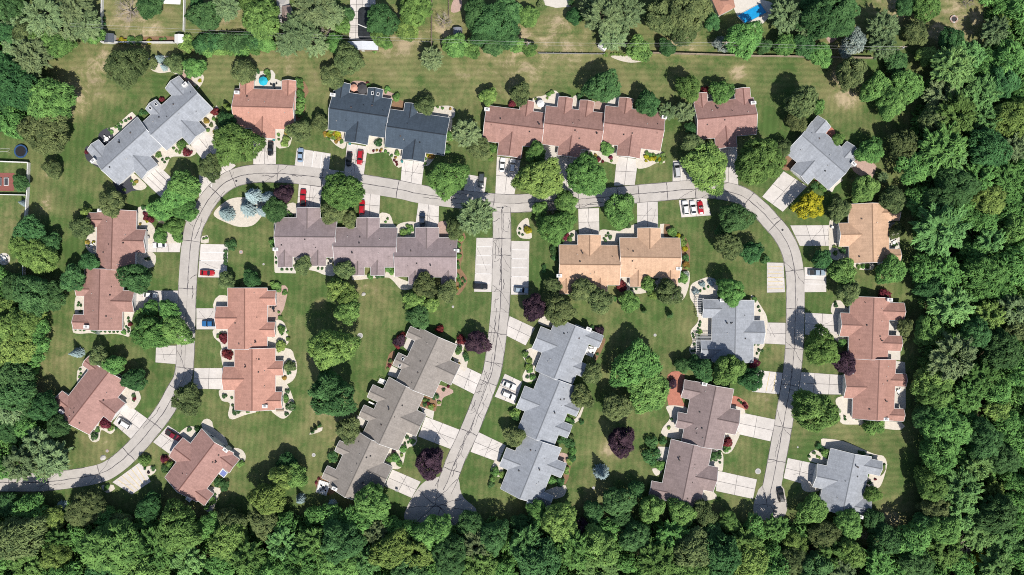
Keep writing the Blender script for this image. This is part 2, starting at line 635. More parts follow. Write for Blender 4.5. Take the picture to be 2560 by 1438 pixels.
# ------------------------------------------------------------------ roads: concrete slabs, joints, sealed cracks
LOOP = [(-60, 1206), (0, 1206), (100, 1206), (178, 1197), (249, 1184), (289, 1163), (335, 1122), (381, 1068), (413, 1025), (437, 981), (458, 940), (464, 864), (469, 714), (480, 590), (498, 540), (531, 487), (575, 450), (640, 434),
        (740, 437), (874, 454), (1000, 474), (1044, 484), (1140, 497), (1256, 508), (1330, 507), (1400, 502), (1510, 493), (1640, 481), (1755, 473), (1845, 486), (1898, 523), (1930, 557), (1953, 584), (1975, 625), (1987, 687),
        (1988, 780), (1986, 864), (1978, 947), (1963, 1035), (1947, 1125), (1933, 1198), (1926, 1232)]
STEM = [(1254, 520), (1255, 580), (1254, 647), (1253, 730), (1248, 800), (1233, 914), (1216, 968), (1176, 1071), (1141, 1145), (1121, 1198), (1108, 1225)]
ROADW = 46 / PPM / 2
ZR = 0.012


def ribbon(line, off0, off1):
    """offset points of a polyline"""
    a, b = [], []
    for i, p in enumerate(line):
        q = line[min(i + 1, len(line) - 1)]
        o = line[max(i - 1, 0)]
        d = Vector((q[0] - o[0], q[1] - o[1])).normalized()
        n = (-d.y, d.x)
        a.append((p[0] + n[0] * off0, p[1] + n[1] * off0))
        b.append((p[0] + n[0] * off1, p[1] + n[1] * off1))
    return a, b


def strip(mb, line, w, z, jitter=0.0, rnd=R):
    """thin painted or poured line along a polyline"""
    if len(line) < 2:
        return
    a, b = ribbon(line, w / 2, -w / 2)
    o = len(mb.v)
    for p, q in zip(a, b):
        j = 1 + rnd.uniform(-jitter, jitter)
        c = ((p[0] + q[0]) / 2, (p[1] + q[1]) / 2)
        mb.v.append((c[0] + (p[0] - c[0]) * j, c[1] + (p[1] - c[1]) * j, z))
        mb.v.append((c[0] + (q[0] - c[0]) * j, c[1] + (q[1] - c[1]) * j, z))
    for i in range(len(line) - 1):
        mb.f.append((o + 2 * i, o + 2 * i + 1, o + 2 * i + 3, o + 2 * i + 2))
        mb.m.append(0)


def wander(p, q, amp, n):
    """wiggly crack from p to q"""
    d = Vector((q[0] - p[0], q[1] - p[1]))
    nn = Vector((-d.y, d.x)).normalized()
    out = []
    off = 0
    for i in range(n + 1):
        t = i / n
        off = off * 0.7 + R.uniform(-amp, amp)
        k = off * math.sin(math.pi * min(max(t, .08), .92))
        out.append((p[0] + d.x * t + nn.x * k, p[1] + d.y * t + nn.y * k))
    return out


def make_road(name, pts_px, step_m, heavy, extra=None):
    line = spline([P(*p) for p in pts_px], 1.1)
    a, b = ribbon(line, ROADW + 0.05, -ROADW - 0.05)
    root = MB()
    o = 0
    root.v = [(x, y, ZR) for p in zip(a, b) for x, y in p]
    for i in range(len(line) - 1):
        root.f.append((2 * i, 2 * i + 1, 2 * i + 3, 2 * i + 2))
        root.m.append(0)
    if extra:
        root.prism(extra, ZR - 0.004, ZR + 0.002)
    road = tag(root.obj(name, M["joint"]), kind="structure")
    # slabs lane by lane
    per = max(2, int(round(step_m / 1.1)))
    joints = [0]
    while joints[-1] < len(line) - 1:
        joints.append(min(len(line) - 1, joints[-1] + max(3, int(per * R.uniform(.55, 1.5)))))
    if len(joints) > 2 and joints[-1] - joints[-2] < per // 2:
        joints.pop(-2)
    for s in (1, -1):
        la, lb = ribbon(line, s * 0.03, s * ROADW)
        for j0, j1 in zip(joints[:-1], joints[1:]):
            A, B = la[j0:j1 + 1], lb[j0:j1 + 1]
            cx = sum(p[0] for p in A + B) / len(A + B)
            cy = sum(p[1] for p in A + B) / len(A + B)
            L = math.dist(A[0], A[-1])
            k = 1 - 0.05 / max(L, 1)
            poly = [((p[0] - cx) * k, (p[1] - cy) * k) for p in A + B[::-1]]
            mb = MB()
            mb.prism(poly, -0.006, 0.006 + R.uniform(0, 0.004))
            mb.obj("slab", M["road"], road, (cx, cy, ZR + 0.010))
    # sealed joints and cracks
    ck = MB()
    zt = ZR + 0.026

    def put(l, w, j=0.45):
        strip(ck, l, w, zt + R.uniform(0, 0.006), j)
    cen, e1 = ribbon(line, 0.0, ROADW - 0.1)
    _, e2 = ribbon(line, 0.0, -ROADW + 0.1)
    for l, w, keep in ((cen, 0.20, 0.95), (e1, 0.13, 0.72), (e2, 0.13, 0.72)):
        i = 0
        while i < len(l) - 2:
            n = R.randint(8, 26)
            seg = l[i:i + n + 1]
            if R.random() < keep and len(seg) > 2:
                put([(x + R.uniform(-.07, .07), y + R.uniform(-.07, .07)) for x, y in seg], w)
            i += n
    for j in joints[1:-1]:
        if R.random() < .78:
            put(wander(e1[j], e2[j], 0.16, 9), 0.19)
        if R.random() < 0.35:
            put(wander(cen[j], e1[min(j + R.randint(2, 5), len(e1) - 1)], 0.25, 8), 0.12)
            put(wander(cen[j], e2[max(j - R.randint(2, 5), 0)], 0.25, 8), 0.12)
    for i in range(0, len(line) - 8, 3):
        if R.random() < heavy:
            u = R.uniform(-0.75, 0.75) * ROADW
            n = R.randint(3, 8)
            la, _ = ribbon(line[i:i + n + 1], u, 0)
            q = la[-1]
            put(wander(la[0], q, 0.3, 2 * n), R.uniform(0.09, 0.19))
        if R.random() < heavy * 0.5:
            s = R.choice((1, -1))
            la, lb = ribbon(line[i:i + 2], s * R.uniform(0, .3) * ROADW, s * R.uniform(.6, 1) * ROADW)
            put(wander(la[0], lb[1], 0.25, 7), R.uniform(0.08, 0.17))
    ck.obj("crack_seal", M["tar"], road)
    return line


loop_line = make_road("road", LOOP, 12.5, 0.2)
stem_line = make_road("road", STEM, 8.6, 1.6)

# turning heads at the two road ends
def paved_area(name, poly_px, n_joint, rings=True):
    pts = spline([P(*p) for p in poly_px], 1.5, True)
    mb = MB()
    mb.prism(pts, 0.0, 0.018)
    o = tag(mb.obj(name, M["road"]), kind="structure")
    ck = MB()
    cx = sum(p[0] for p in pts) / len(pts)
    cy = sum(p[1] for p in pts) / len(pts)
    for i in range(n_joint):
        p = pts[int(len(pts) * (i + R.uniform(.1, .5)) / n_joint) % len(pts)]
        strip(ck, wander((cx + R.uniform(-2, 2), cy + R.uniform(-2, 2)), (p[0] * .96 + cx * .04, p[1] * .96 + cy * .04), 0.3, 10), 0.15, 0.045, 0.4)
    ck.obj("crack_seal", M["tar"], o)
    return o


paved_area("turning_head", [(1098, 1192), (1062, 1204), (1035, 1236), (1010, 1290), (1030, 1318), (1090, 1322), (1150, 1310), (1192, 1282), (1180, 1262), (1160, 1246), (1150, 1222), (1146, 1196), (1122, 1188)], 9)
paved_area("turning_head", [(1906, 1214), (1892, 1236), (1884, 1262), (1886, 1288), (1905, 1300), (1940, 1300), (1963, 1288), (1968, 1262), (1962, 1236), (1954, 1214)], 6)

# ------------------------------------------------------------------ driveways and parking bays
# corners (image pixels) going round; slabs along first side, slabs along second side
DRIVES = [
    # two-car driveways
    [(633, 344), (691, 344), (690, 413), (633, 411), 2, 2], [T('A2', 680, 1072), T('A2', 838, 1098), T('A2', 805, 1330), T('A2', 660, 1296), 2, 2],
    [T('A2', 1095, 1195), T('A2', 1262, 1215), T('A2', 1240, 1392), T('A2', 1082, 1362), 2, 2], [(1242, 391), (1302, 400), (1286, 487), (1238, 486), 2, 2], [(1394, 390), (1447, 396), (1438, 482), (1392, 484), 2, 2],
    [T('A3', 785, 1170), T('A3', 945, 1192), T('A3', 920, 1385), T('A3', 763, 1392), 2, 2], [(1795, 371), (1843, 368), (1846, 466), (1798, 458), 2, 2], [(1959, 428), (2018, 466), (1957, 530), (1905, 492), 2, 2],
    [T('B4', 165, 250), T('B4', 530, 248), T('B4', 530, 405), T('B4', 238, 405), 3, 2], [T('B4', 278, 903), T('B4', 540, 918), T('B4', 525, 1092), T('B4', 275, 1068), 2, 2], [(1908, 806), (1964, 807), (1964, 862), (1908, 859), 1, 2],
    [(2000, 930), (2112, 938), (2110, 987), (1994, 985), 3, 2], [(1847, 1030), (1939, 1049), (1926, 1104), (1842, 1085), 2, 2], [T('C3', 1540, 655), T('C3', 1835, 720), T('C3', 1805, 868), T('C3', 1525, 808), 2, 2],
    [T('C4', 148, 560), T('C4', 365, 605), T('C4', 330, 775), T('C4', 115, 712), 2, 2], [T('B3', 495, 125), T('B3', 652, 120), T('B3', 655, 328), T('B3', 500, 330), 2, 2], [T('B3', 935, 75), T('B3', 1092, 72), T('B3', 1095, 275), T('B3', 937, 275), 2, 2],
    [(747, 460), (805, 468), (801, 524), (742, 524), 2, 2], [(902, 474), (951, 482), (948, 548), (897, 548), 2, 2], [T('B2', 1215, 80), T('B2', 1372, 105), T('B2', 1367, 265), T('B2', 1190, 265), 2, 2],
    [T('B1', 1085, 290), T('B1', 1368, 300), T('B1', 1347, 452), T('B1', 1085, 452), 3, 2], [T('B1', 1000, 738), T('B1', 1340, 738), T('B1', 1337, 900), T('B1', 1000, 897), 3, 2], [T('B1', 1470, 870), T('B1', 1622, 870), T('B1', 1622, 1030), T('B1', 1470, 1030), 1, 2],
    [(486, 920), (560, 920), (560, 974), (482, 972), 2, 2], [T('C1', 945, 150), T('C1', 1108, 268), T('C1', 982, 420), T('C1', 845, 300), 2, 2], [T('C1', 1258, 315), T('C1', 1405, 410), T('C1', 1268, 530), T('C1', 1145, 442), 2, 2],
    [(476, 362), (518, 328), (590, 415), (545, 448), 2, 2], [(355, 449), (396, 413), (508, 520), (478, 566), 4, 2], [(1150, 910), (1206, 937), (1189, 988), (1130, 958), 2, 2],
    [T('C2', 1270, 250), T('C2', 1525, 348), T('C2', 1458, 495), T('C2', 1212, 400), 2, 2], [T('C2', 1020, 645), T('C2', 1235, 738), T('C2', 1165, 860), T('C2', 962, 770), 2, 2], [(1274, 790), (1338, 820), (1314, 864), (1263, 838), 2, 2],
    [(1262, 934), (1306, 955), (1287, 1012), (1236, 992), 2, 2], [T('C2', 1665, 365), T('C2', 1872, 465), T('C2', 1815, 592), T('C2', 1605, 515), 2, 2],
    [T('B1', 1168, 1150), T('B1', 1325, 1150), T('B1', 1318, 1290), T('B1', 1163, 1277), 1, 2],
]
# corners, bays along, stripe colour, number of stripes (along the first side)
PARK = [
    [T('A2', 305, 1110), T('A2', 560, 1150), T('A2', 545, 1285), T('A2', 288, 1245), "white", 3], [(1164, 435), (1217, 444), (1211, 492), (1158, 480), "white", 1], [(1682, 402), (1748, 399), (1752, 464), (1681, 455), "white", 2],
    [T('B4', 272, 562), T('B4', 272, 752), T('B4', 437, 750), T('B4', 437, 572), "white", 2], [(1917, 656), (1917, 732), (1963, 731), (1959, 657), "yellow", 7], [(1893, 925), (1957, 932), (1948, 986), (1880, 980), "yellow", 3],
    [T('B3', 1248, 62), T('B3', 1458, 42), T('B3', 1492, 176), T('B3', 1268, 192), "white", 3], [(1278, 602), (1277, 737), (1321, 737), (1324, 603), "white", 5], [T('B2', 1650, 343), T('B2', 1632, 748), T('B2', 1764, 750), T('B2', 1775, 343), "white", 5],
    [T('B1', 1482, 640), T('B1', 1502, 388), T('B1', 1713, 393), T('B1', 1696, 642), "white", 3], [T('C1', 840, 742), T('C1', 1052, 588), T('C1', 1130, 738), T('C1', 988, 834), "yellow", 5],
    [(497, 437), (547, 418), (562, 446), (498, 500), "white", 1],
]


def bil(q, s, t):
    a = [(q[0][i] * (1 - s) + q[1][i] * s) for i in (0, 1)]
    b = [(q[3][i] * (1 - s) + q[2][i] * s) for i in (0, 1)]
    return a[0] * (1 - t) + b[0] * t, a[1] * (1 - t) + b[1] * t


def slabs(name, quad_px, n, m, z, lines=None, nl=0):
    q = [P(*p) for p in quad_px[:4]]
    mb = MB()
    mb.prism(q, 0.0, z)
    root = tag(mb.obj(name, M["joint"]), kind="structure")
    la, lb = math.dist(q[0], q[1]), math.dist(q[1], q[2])
    ea, eb = 0.055 / la, 0.055 / lb
    for i in range(n):
        for j in range(m):
            c = [bil(q, s, t) for s, t in ((i / n + ea, j / m + eb), ((i + 1) / n - ea, j / m + eb), ((i + 1) / n - ea, (j + 1) / m - eb), (i / n + ea, (j + 1) / m - eb))]
            cx, cy = sum(p[0] for p in c) / 4, sum(p[1] for p in c) / 4
            b = MB()
            b.prism([(p[0] - cx, p[1] - cy) for p in c], -0.004, 0.006 + R.uniform(0, 0.002))
            b.obj("slab", M["drive"], root, (cx, cy, z + 0.003))
    if lines:
        for k in range(nl):
            s = (k + 1) / (nl + 1)
            l = MB()
            strip(l, [bil(q, s, .06), bil(q, s, .9)], 0.2, z + 0.015)
            l.obj("bay_line", M["line_" + lines], root)
    # hairline stains and a few cracks
    if R.random() < 0.7:
        ck = MB()
        for _ in range(R.randint(1, 2)):
            a, b = bil(q, R.uniform(.1, .9), R.uniform(.05, .3)), bil(q, R.uniform(.1, .9), R.uniform(.6, .95))
            strip(ck, wander(a, b, 0.2, 9), 0.07, z + 0.014, 0.4)
        ck.obj("crack_seal", M["tar"], root)


for i, d in enumerate(DRIVES):
    slabs("driveway", d, d[4], d[5], 0.014 + 0.0005 * (i % 7))
for i, d in enumerate(PARK):
    slabs("parking_bay", d, max(2, d[5] // 2 + 1), 1, 0.016 + 0.0005 * (i % 5), d[4], d[5])

# ------------------------------------------------------------------ planting beds, patios, mulch: outlines in image tile coordinates
BEDS = [
    ('A1', 'stone', [(1500, 890), (1580, 850), (1620, 790), (1642, 840), (1605, 900), (1640, 970), (1610, 1010), (1590, 1030), (1545, 985)]),
    ('A1', 'stone', [(1120, 1170), (1215, 1100), (1260, 1110), (1350, 1045), (1375, 1085), (1420, 1088), (1475, 1135), (1430, 1172), (1350, 1172), (1280, 1180), (1250, 1240), (1220, 1278), (1180, 1235)]),
    ('A1', 'stone', [(800, 965), (860, 950), (920, 895), (990, 838), (1015, 865), (1030, 880), (900, 1000), (850, 1030)]),
    ('A1', 'mulch', [(735, 1030), (755, 985), (800, 960), (830, 975), (850, 1040), (790, 1100)]),
    ('A1', 'mulch', [(636, 1110), (645, 1190), (710, 1240), (765, 1272), (830, 1335), (880, 1430), (915, 1400), (790, 1260), (680, 1120), (655, 1090)]),
    ('A1', 'mulch', [(880, 1400), (985, 1300), (1060, 1400), (1050, 1425), (990, 1430), (930, 1455)]),
    ('A1', 'stone', [(985, 1290), (1060, 1350), (1100, 1395), (1060, 1425), (1000, 1410), (990, 1360)]),
    ('A1', 'pink', [(1335, 560), (1380, 520), (1440, 560), (1490, 600), (1470, 655), (1440, 640)]),
    ('A1', 'stone', [(1440, 570), (1520, 560), (1522, 610), (1480, 668), (1455, 640)]),
    ('A1', 'stone', [(1065, 450), (1110, 445), (1130, 520), (1200, 548), (1275, 540), (1340, 560), (1390, 500), (1250, 420), (1150, 430)]),
    ('A1', 'bark', [(870, 285), (1300, 275), (1310, 320), (870, 322)]),
    ('A2', 'patio', [(-30, 555), (0, 540), (90, 530), (120, 525), (145, 560), (140, 590), (190, 610), (190, 680), (-30, 680)]),
    ('A2', 'bark', [(300, 600), (350, 600), (378, 640), (395, 690), (365, 740), (372, 810), (345, 870), (310, 910), (285, 900)]),
    ('A2', 'stone', [(150, 965), (270, 960), (258, 1080), (225, 1105), (155, 1100)]),
    ('A2', 'stone', [(500, 1000), (540, 965), (670, 980), (665, 1110), (600, 1090), (560, 1050)]),
    ('A2', 'stone', [(840, 1010), (965, 1030), (960, 1105), (1095, 1115), (1090, 1250), (1040, 1238), (1005, 1170), (950, 1140), (835, 1145)]),
    ('A2', 'pink', [(940, 745), (955, 670), (1000, 690), (1030, 700), (1028, 750)]),
    ('A2', 'pink', [(700, 700), (710, 620), (760, 605), (830, 625), (838, 720)]),
    ('A2', 'stone', [(1215, 850), (1340, 800), (1475, 800), (1475, 885), (1340, 870)]),
    ('A2', 'bark', [(1020, 830), (1030, 755), (1105, 760), (1110, 835)]),
    ('A2', 'stone', [(1270, 1145), (1345, 1160), (1290, 1240), (1255, 1245)]),
    ('A2', 'stone', [(1425, 880), (1470, 900), (1440, 1060), (1420, 1060)]),
    ('A2', 'pink', [(1480, 0), (1540, 0), (1530, 80), (1460, 90)]),
    ('A3', 'stone', [(155, 740), (240, 715), (300, 678), (352, 700), (350, 805), (250, 800), (245, 850), (165, 845)]),
    ('A3', 'stone', [(450, 740), (480, 712), (530, 712), (512, 750), (508, 825), (452, 820)]),
    ('A3', 'pink', [(615, 770), (700, 760), (700, 850), (610, 850)]),
    ('A3', 'patio', [(700, 795), (740, 720), (805, 725), (800, 805)]),
    ('A3', 'patio', [(225, 1070), (350, 1085), (345, 1200), (365, 1235), (300, 1225), (245, 1190)]),
    ('A3', 'stone', [(515, 1110), (660, 1135), (770, 1080), (800, 1090), (785, 1225), (700, 1210), (640, 1220), (590, 1190), (530, 1160)]),
    ('A3', 'stone', [(962, 1105), (1110, 1130), (1145, 1165), (1142, 1220), (1080, 1222), (1010, 1255), (930, 1252)]),
    ('A3', 'bark', [(-60, 1100), (75, 1115), (70, 1190), (-10, 1180)]),
    ('A3', 'stone', [(740, 420), (880, 420), (900, 450), (970, 460), (890, 470), (800, 452)]),
    ('A3', 'patio', [(1460, 700), (1500, 690), (1680, 700), (1680, 750), (1465, 770)]),
    ('A3', 'patio', [(200, -10), (440, -10), (440, 50), (330, 60), (250, 40)]),
    ('A3', 'patio', [(1640, -10), (1800, -10), (1960, 30), (1930, 120), (1830, 200), (1700, 130), (1660, 60)]),
    ('A4', 'pink', [(640, 1215), (690, 1198), (800, 1230), (806, 1275), (760, 1342), (640, 1282)]),
    ('A4', 'brick', [(430, 1000), (470, 950), (505, 1000), (470, 1040)]),
    ('A4', 'bark', [(95, 1200), (165, 1165), (215, 1210), (175, 1270), (110, 1270)]),
    ('A4', 'patio', [(430, 1420), (545, 1325), (560, 1350), (500, 1400), (480, 1440)]),
    ('A4', 'pink', [(430, 190), (500, 220), (525, 270), (480, 320), (440, 300)]),
    ('B4', 'stone', [(462, 215), (530, 230), (530, 410), (608, 410), (608, 495), (530, 512), (462, 470)]),
    ('B4', 'stone', [(640, 530), (780, 526), (785, 580), (670, 578)]),
    ('B4', 'patio', [(905, 230), (985, 225), (985, 425), (905, 430)]),
    ('B2', 'stone', [(135, 212), (165, 205), (170, 600), (140, 600)]),
    ('B2', 'patio', [(140, 560), (300, 560), (298, 610), (145, 606)]),
    ('B2', 'patio', [(270, 490), (420, 490), (415, 555), (590, 490), (592, 620), (510, 620), (450, 595), (300, 560)]),
    ('B2', 'stone', [(715, 620), (965, 620), (965, 560), (1045, 560), (1050, 630), (1180, 690), (1170, 722), (1090, 732), (1020, 660), (960, 640), (720, 660)]),
    ('B2', 'bark', [(1490, 335), (1560, 305), (1572, 340), (1540, 400), (1552, 480), (1530, 560), (1582, 650), (1560, 720), (1500, 772), (1485, 600)]),
    ('B2', 'stone', [(230, 98), (300, 88), (305, 198), (240, 192)]),
    ('B2', 'stone', [(922, 165), (1000, 168), (1030, 240), (1062, 265), (1062, 290), (925, 290)]),
    ('B2', 'stone', [(1062, 245), (1195, 228), (1195, 340), (1062, 340)]),
    ('B2', 'pink', [(1365, 230), (1440, 230), (1440, 338), (1365, 335)]),
    ('B1', 'stone', [(640, 380), (690, 265), (722, 262), (722, 460), (665, 442)]),
    ('B1', 'stone', [(568, 785), (635, 782), (635, 920), (566, 918)]),
    ('B1', 'stone', [(546, 1010), (548, 1052), (600, 1062), (680, 1057), (760, 1067), (850, 1062), (920, 1072), (960, 1085), (987, 1070), (976, 1000), (1005, 900), (918, 892), (910, 1030), (560, 1020)]),
    ('B1', 'stone', [(1005, 275), (1020, 140), (1060, 108), (1112, 130), (1102, 200), (1130, 230), (1165, 290), (1150, 380), (1085, 380), (1085, 275)]),
    ('B1', 'stone', [(1000, 450), (1150, 456), (1165, 530), (1125, 570), (1010, 560)]),
    ('B1', 'stone', [(1150, 380), (1200, 300), (1290, 300), (1300, 345), (1340, 380)]),
    ('B1', 'stone', [(1505, 380), (1515, 330), (1555, 325), (1562, 380)]),
    ('B1', 'stone', [(1600, 170), (1690, 70), (1800, 40), (1960, 60), (2040, 60), (1990, 140), (1930, 220), (1880, 255), (1800, 262), (1720, 240)]),
    ('B1', 'stone', [(1600, 870), (1612, 800), (1640, 775), (1710, 785), (1710, 870)]),
    ('B1', 'stone', [(1600, 1030), (1710, 1030), (1710, 1185), (1660, 1172), (1650, 1130), (1605, 1092)]),
    ('B1', 'stone', [(1655, 1180), (1760, 1175), (1760, 1315), (1680, 1318), (1658, 1250)]),
    ('B1', 'stone', [(580, 1340), (620, 1300), (660, 1330), (585, 1440)]),
    ('B2', 'pink', [(145, 735), (190, 700), (238, 720), (215, 850), (195, 900), (150, 960), (80, 970), (80, 850)]),
    ('B2', 'stone', [(140, 965), (195, 965), (225, 1010), (242, 1100), (225, 1150), (80, 1170), (80, 1085), (145, 1085)]),
    ('B2', 'stone', [(140, 1190), (260, 1178), (285, 1230), (308, 1300), (292, 1390), (230, 1440), (140, 1440)]),
    ('C2', 'stone', [(130, -10), (210, -10), (250, 40), (287, 150), (270, 210), (210, 266), (150, 240), (110, 195), (195, 185), (195, 60), (135, 60)]),
    ('C1', 'stone', [(1645, 50), (1765, 60), (1755, 205), (1945, 195), (1930, 215), (1830, 240), (1740, 272), (1708, 240), (1720, 150), (1660, 130)]),
    ('C1', 'stone', [(665, 372), (765, 260), (830, 330), (872, 330), (830, 382), (760, 350), (742, 430), (690, 438)]),
    ('C1', 'stone', [(930, 30), (1072, -10), (1040, 60), (1057, 110), (1000, 196), (945, 160), (880, 105)]),
    ('C1', 'stone', [(1338, 392), (1400, 328), (1460, 328), (1475, 350), (1425, 455)]),
    ('C1', 'stone', [(1508, 300), (1550, 265), (1590, 290), (1602, 340), (1680, 400), (1700, 470), (1560, 400)]),
    ('C1', 'stone', [(1740, 490), (1810, 498), (1842, 550), (1822, 592), (1780, 580)]),
    ('C1', 'stone', [(1550, 785), (1655, 790), (1635, 850), (1590, 955), (1535, 955), (1540, 900)]),
    ('C1', 'bark', [(1200, 545), (1260, 540), (1320, 600), (1280, 640), (1210, 600)]),
    ('C1', 'stone', [(760, 768), (850, 762), (862, 790), (800, 822)]),
    ('C1', 'stone', [(1085, 640), (1130, 618), (1172, 650), (1130, 692), (1095, 685)]),
    ('B2', 'stone', [(1500, 1110), (1580, 1100), (1562, 1150), (1552, 1200), (1590, 1230), (1582, 1290), (1560, 1345), (1470, 1230)]),
    ('B2', 'bark', [(1000, 1210), (1040, 1190), (1020, 1300), (970, 1330), (985, 1250)]),
    ('B2', 'patio', [(1105, 1160), (1130, 1095), (1200, 1100), (1145, 1195)]),
    ('B2', 'patio', [(985, 1370), (1015, 1300), (1090, 1340), (1060, 1400)]),
    ('C2', 'pink', [(1345, 20), (1450, 38), (1478, 70), (1400, 112), (1382, 170), (1330, 150)]),
    ('C2', 'bark', [(1240, 100), (1345, 120), (1345, 210), (1310, 210), (1220, 170)]),
    ('C2', 'patio', [(1220, 170), (1335, 210), (1325, 270), (1265, 240)]),
    ('C2', 'stone', [(1120, 375), (1205, 405), (1192, 462), (1130, 492), (1102, 600), (1062, 645), (950, 605), (1000, 480)]),
    ('C2', 'bark', [(440, 760), (500, 690), (600, 740), (605, 800), (530, 840)]),
    ('C2', 'patio', [(755, 240), (835, 290), (800, 340), (755, 290)]),
    ('C2', 'stone', [(400, 385), (410, 360), (470, 335), (500, 330), (495, 355), (450, 375)]),
    ('B3', 'stone', [(80, 1215), (150, 1165), (215, 1205), (165, 1330), (185, 1400), (100, 1425), (78, 1380), (110, 1300)]),
    ('B3', 'stone', [(195, 980), (240, 930), (310, 985), (290, 1015)]),
    ('B3', 'bark', [(610, 1240), (645, 1165), (690, 1090), (702, 1105), (668, 1195), (622, 1272)]),
    ('C3', 'stone', [(285, 790), (400, 765), (392, 840), (310, 865), (240, 820)]),
    ('C3', 'stone', [(400, 240), (470, 270), (530, 170), (540, 175), (500, 280), (470, 300)]),
    ('C3', 'pink', [(345, 570), (365, 520), (430, 545), (405, 600)]),
    ('C3', 'bark', [(385, 700), (400, 610), (440, 600), (420, 720), (390, 760)]),
    ('C2', 'stone', [(1760, 640), (1800, 570), (1850, 620), (1830, 700), (1770, 680)]),
    ('B3', 'stone', [(1338, 700), (1400, 660), (1470, 638), (1522, 660), (1542, 720), (1535, 800), (1430, 812), (1425, 940), (1500, 945), (1500, 1117), (1420, 1115), (1415, 1250), (1340, 1212), (1328, 1170), (1352, 1120), (1338, 1040), (1395, 960), (1368, 850), (1333, 790)]),
    ('B3', 'stone', [(1790, 770), (1820, 790), (1880, 880), (1906, 930), (1912, 1000), (1885, 1110), (1805, 960)]),
    ('B3', 'stone', [(1800, 1135), (1892, 1135), (1857, 1200), (1832, 1290), (1795, 1275)]),
    ('B3', 'stone', [(33, 290), (60, 230), (118, 195), (132, 260), (147, 345), (60, 342)]),
    ('B3', 'stone', [(380, 345), (465, 285), (495, 330), (495, 405), (400, 405)]),
    ('B3', 'stone', [(660, 288), (800, 290), (940, 240), (940, 345), (800, 345), (795, 405), (660, 405)]),
    ('B3', 'stone', [(1108, 240), (1140, 238), (1140, 345), (1112, 345)]),
    ('B3', 'bark', [(1140, 240), (1180, 240), (1200, 300), (1255, 320), (1302, 345), (1332, 440), (1320, 560), (1250, 640), (1240, 350), (1145, 345)]),
    ('B3', 'stone', [(1240, 640), (1320, 590), (1328, 680), (1292, 790), (1230, 832), (1160, 822), (1235, 710)]),
    ('B3', 'stone', [(800, 640), (890, 640), (885, 710), (990, 712), (1125, 640), (1125, 710), (962, 762), (862, 742), (812, 692)]),
    ('C3', 'brick', [(1165, -60), (1195, -85), (1290, -70), (1270, 110), (1300, 180), (1175, 170)]),
    ('C3', 'stone', [(1158, 172), (1182, 260), (1125, 340), (1130, 392), (1290, 420), (1295, 340), (1230, 330), (1245, 215), (1315, 235), (1305, 180)]),
    ('C3', 'brick', [(1655, 95), (1740, 128), (1772, 170), (1740, 205), (1640, 170)]),
    ('C3', 'stone', [(1640, 165), (1740, 195), (1730, 235), (1640, 200)]),
    ('C3', 'stone', [(1585, 365), (1700, 370), (1682, 440), (1642, 512), (1600, 528), (1565, 500)]),
    ('C3', 'stone', [(1480, 500), (1570, 518), (1582, 600), (1572, 662), (1540, 650), (1465, 600)]),
    ('C3', 'stone', [(1050, 640), (1125, 650), (1080, 695)]),
    ('C3', 'patio', [(1095, 475), (1175, 478), (1165, 592), (1085, 590)]),
    ('C3', 'stone', [(1425, 800), (1510, 815), (1530, 860), (1440, 880), (1420, 850)]),
    ('B4', 'stone', [(485, 830), (540, 812), (580, 860), (620, 880), (620, 920), (480, 912)]),
    ('B4', 'stone', [(465, 1050), (545, 1085), (610, 1090), (600, 1130), (520, 1120)]),
    ('C4', 'stone', [(508, 118), (610, 108), (640, 260), (720, 278), (1000, 295), (1000, 347), (880, 342), (720, 312), (560, 307), (538, 270), (530, 220)]),
    ('C4', 'patio', [(930, 25), (1030, 30), (1030, 190), (930, 190)]),
    ('B4', 'patio', [(895, 1180), (990, 1185), (990, 1260), (895, 1250)]),
    ('B4', 'patio', [(905, 950), (990, 950), (985, 1075), (905, 1075)]),
    ('B4', 'patio', [(950, 1265), (1025, 1275), (1028, 1360), (950, 1360)]),
    ('C4', 'stone', [(396, 420), (440, 416), (570, 438), (790, 528), (862, 545), (888, 590), (886, 640), (832, 780), (735, 765), (745, 680), (850, 690), (850, 590), (480, 490), (450, 560), (400, 460)]),
    ('C4', 'stone', [(308, 530), (350, 498), (400, 525), (450, 560), (440, 610), (310, 580)]),
    ('C4', 'stone', [(255, 715), (335, 770), (400, 795), (345, 812), (300, 815), (255, 792)]),
]
BED_NAME = dict(stone='gravel_bed', pink='paved_patio', brick='brick_patio', mulch='mulch_bed', bark='bark_bed', patio='patio')
BEDPOLY = []
for i, (tl, kind, pts) in enumerate(BEDS):
    w = [P(*T(tl, *p)) for p in pts]
    c = (sum(p[0] for p in w) / len(w), sum(p[1] for p in w) / len(w))
    sm = w if kind == 'patio' and len(w) <= 5 else spline(w, 0.9, True)
    mb = MB()
    mb.prism([(x - c[0], y - c[1]) for x, y in sm], 0.0, 0.034 + 0.0006 * i)
    tag(mb.obj(BED_NAME[kind], M[kind], None, (c[0], c[1], 0)), kind="structure")
    BEDPOLY.append((kind, sm))

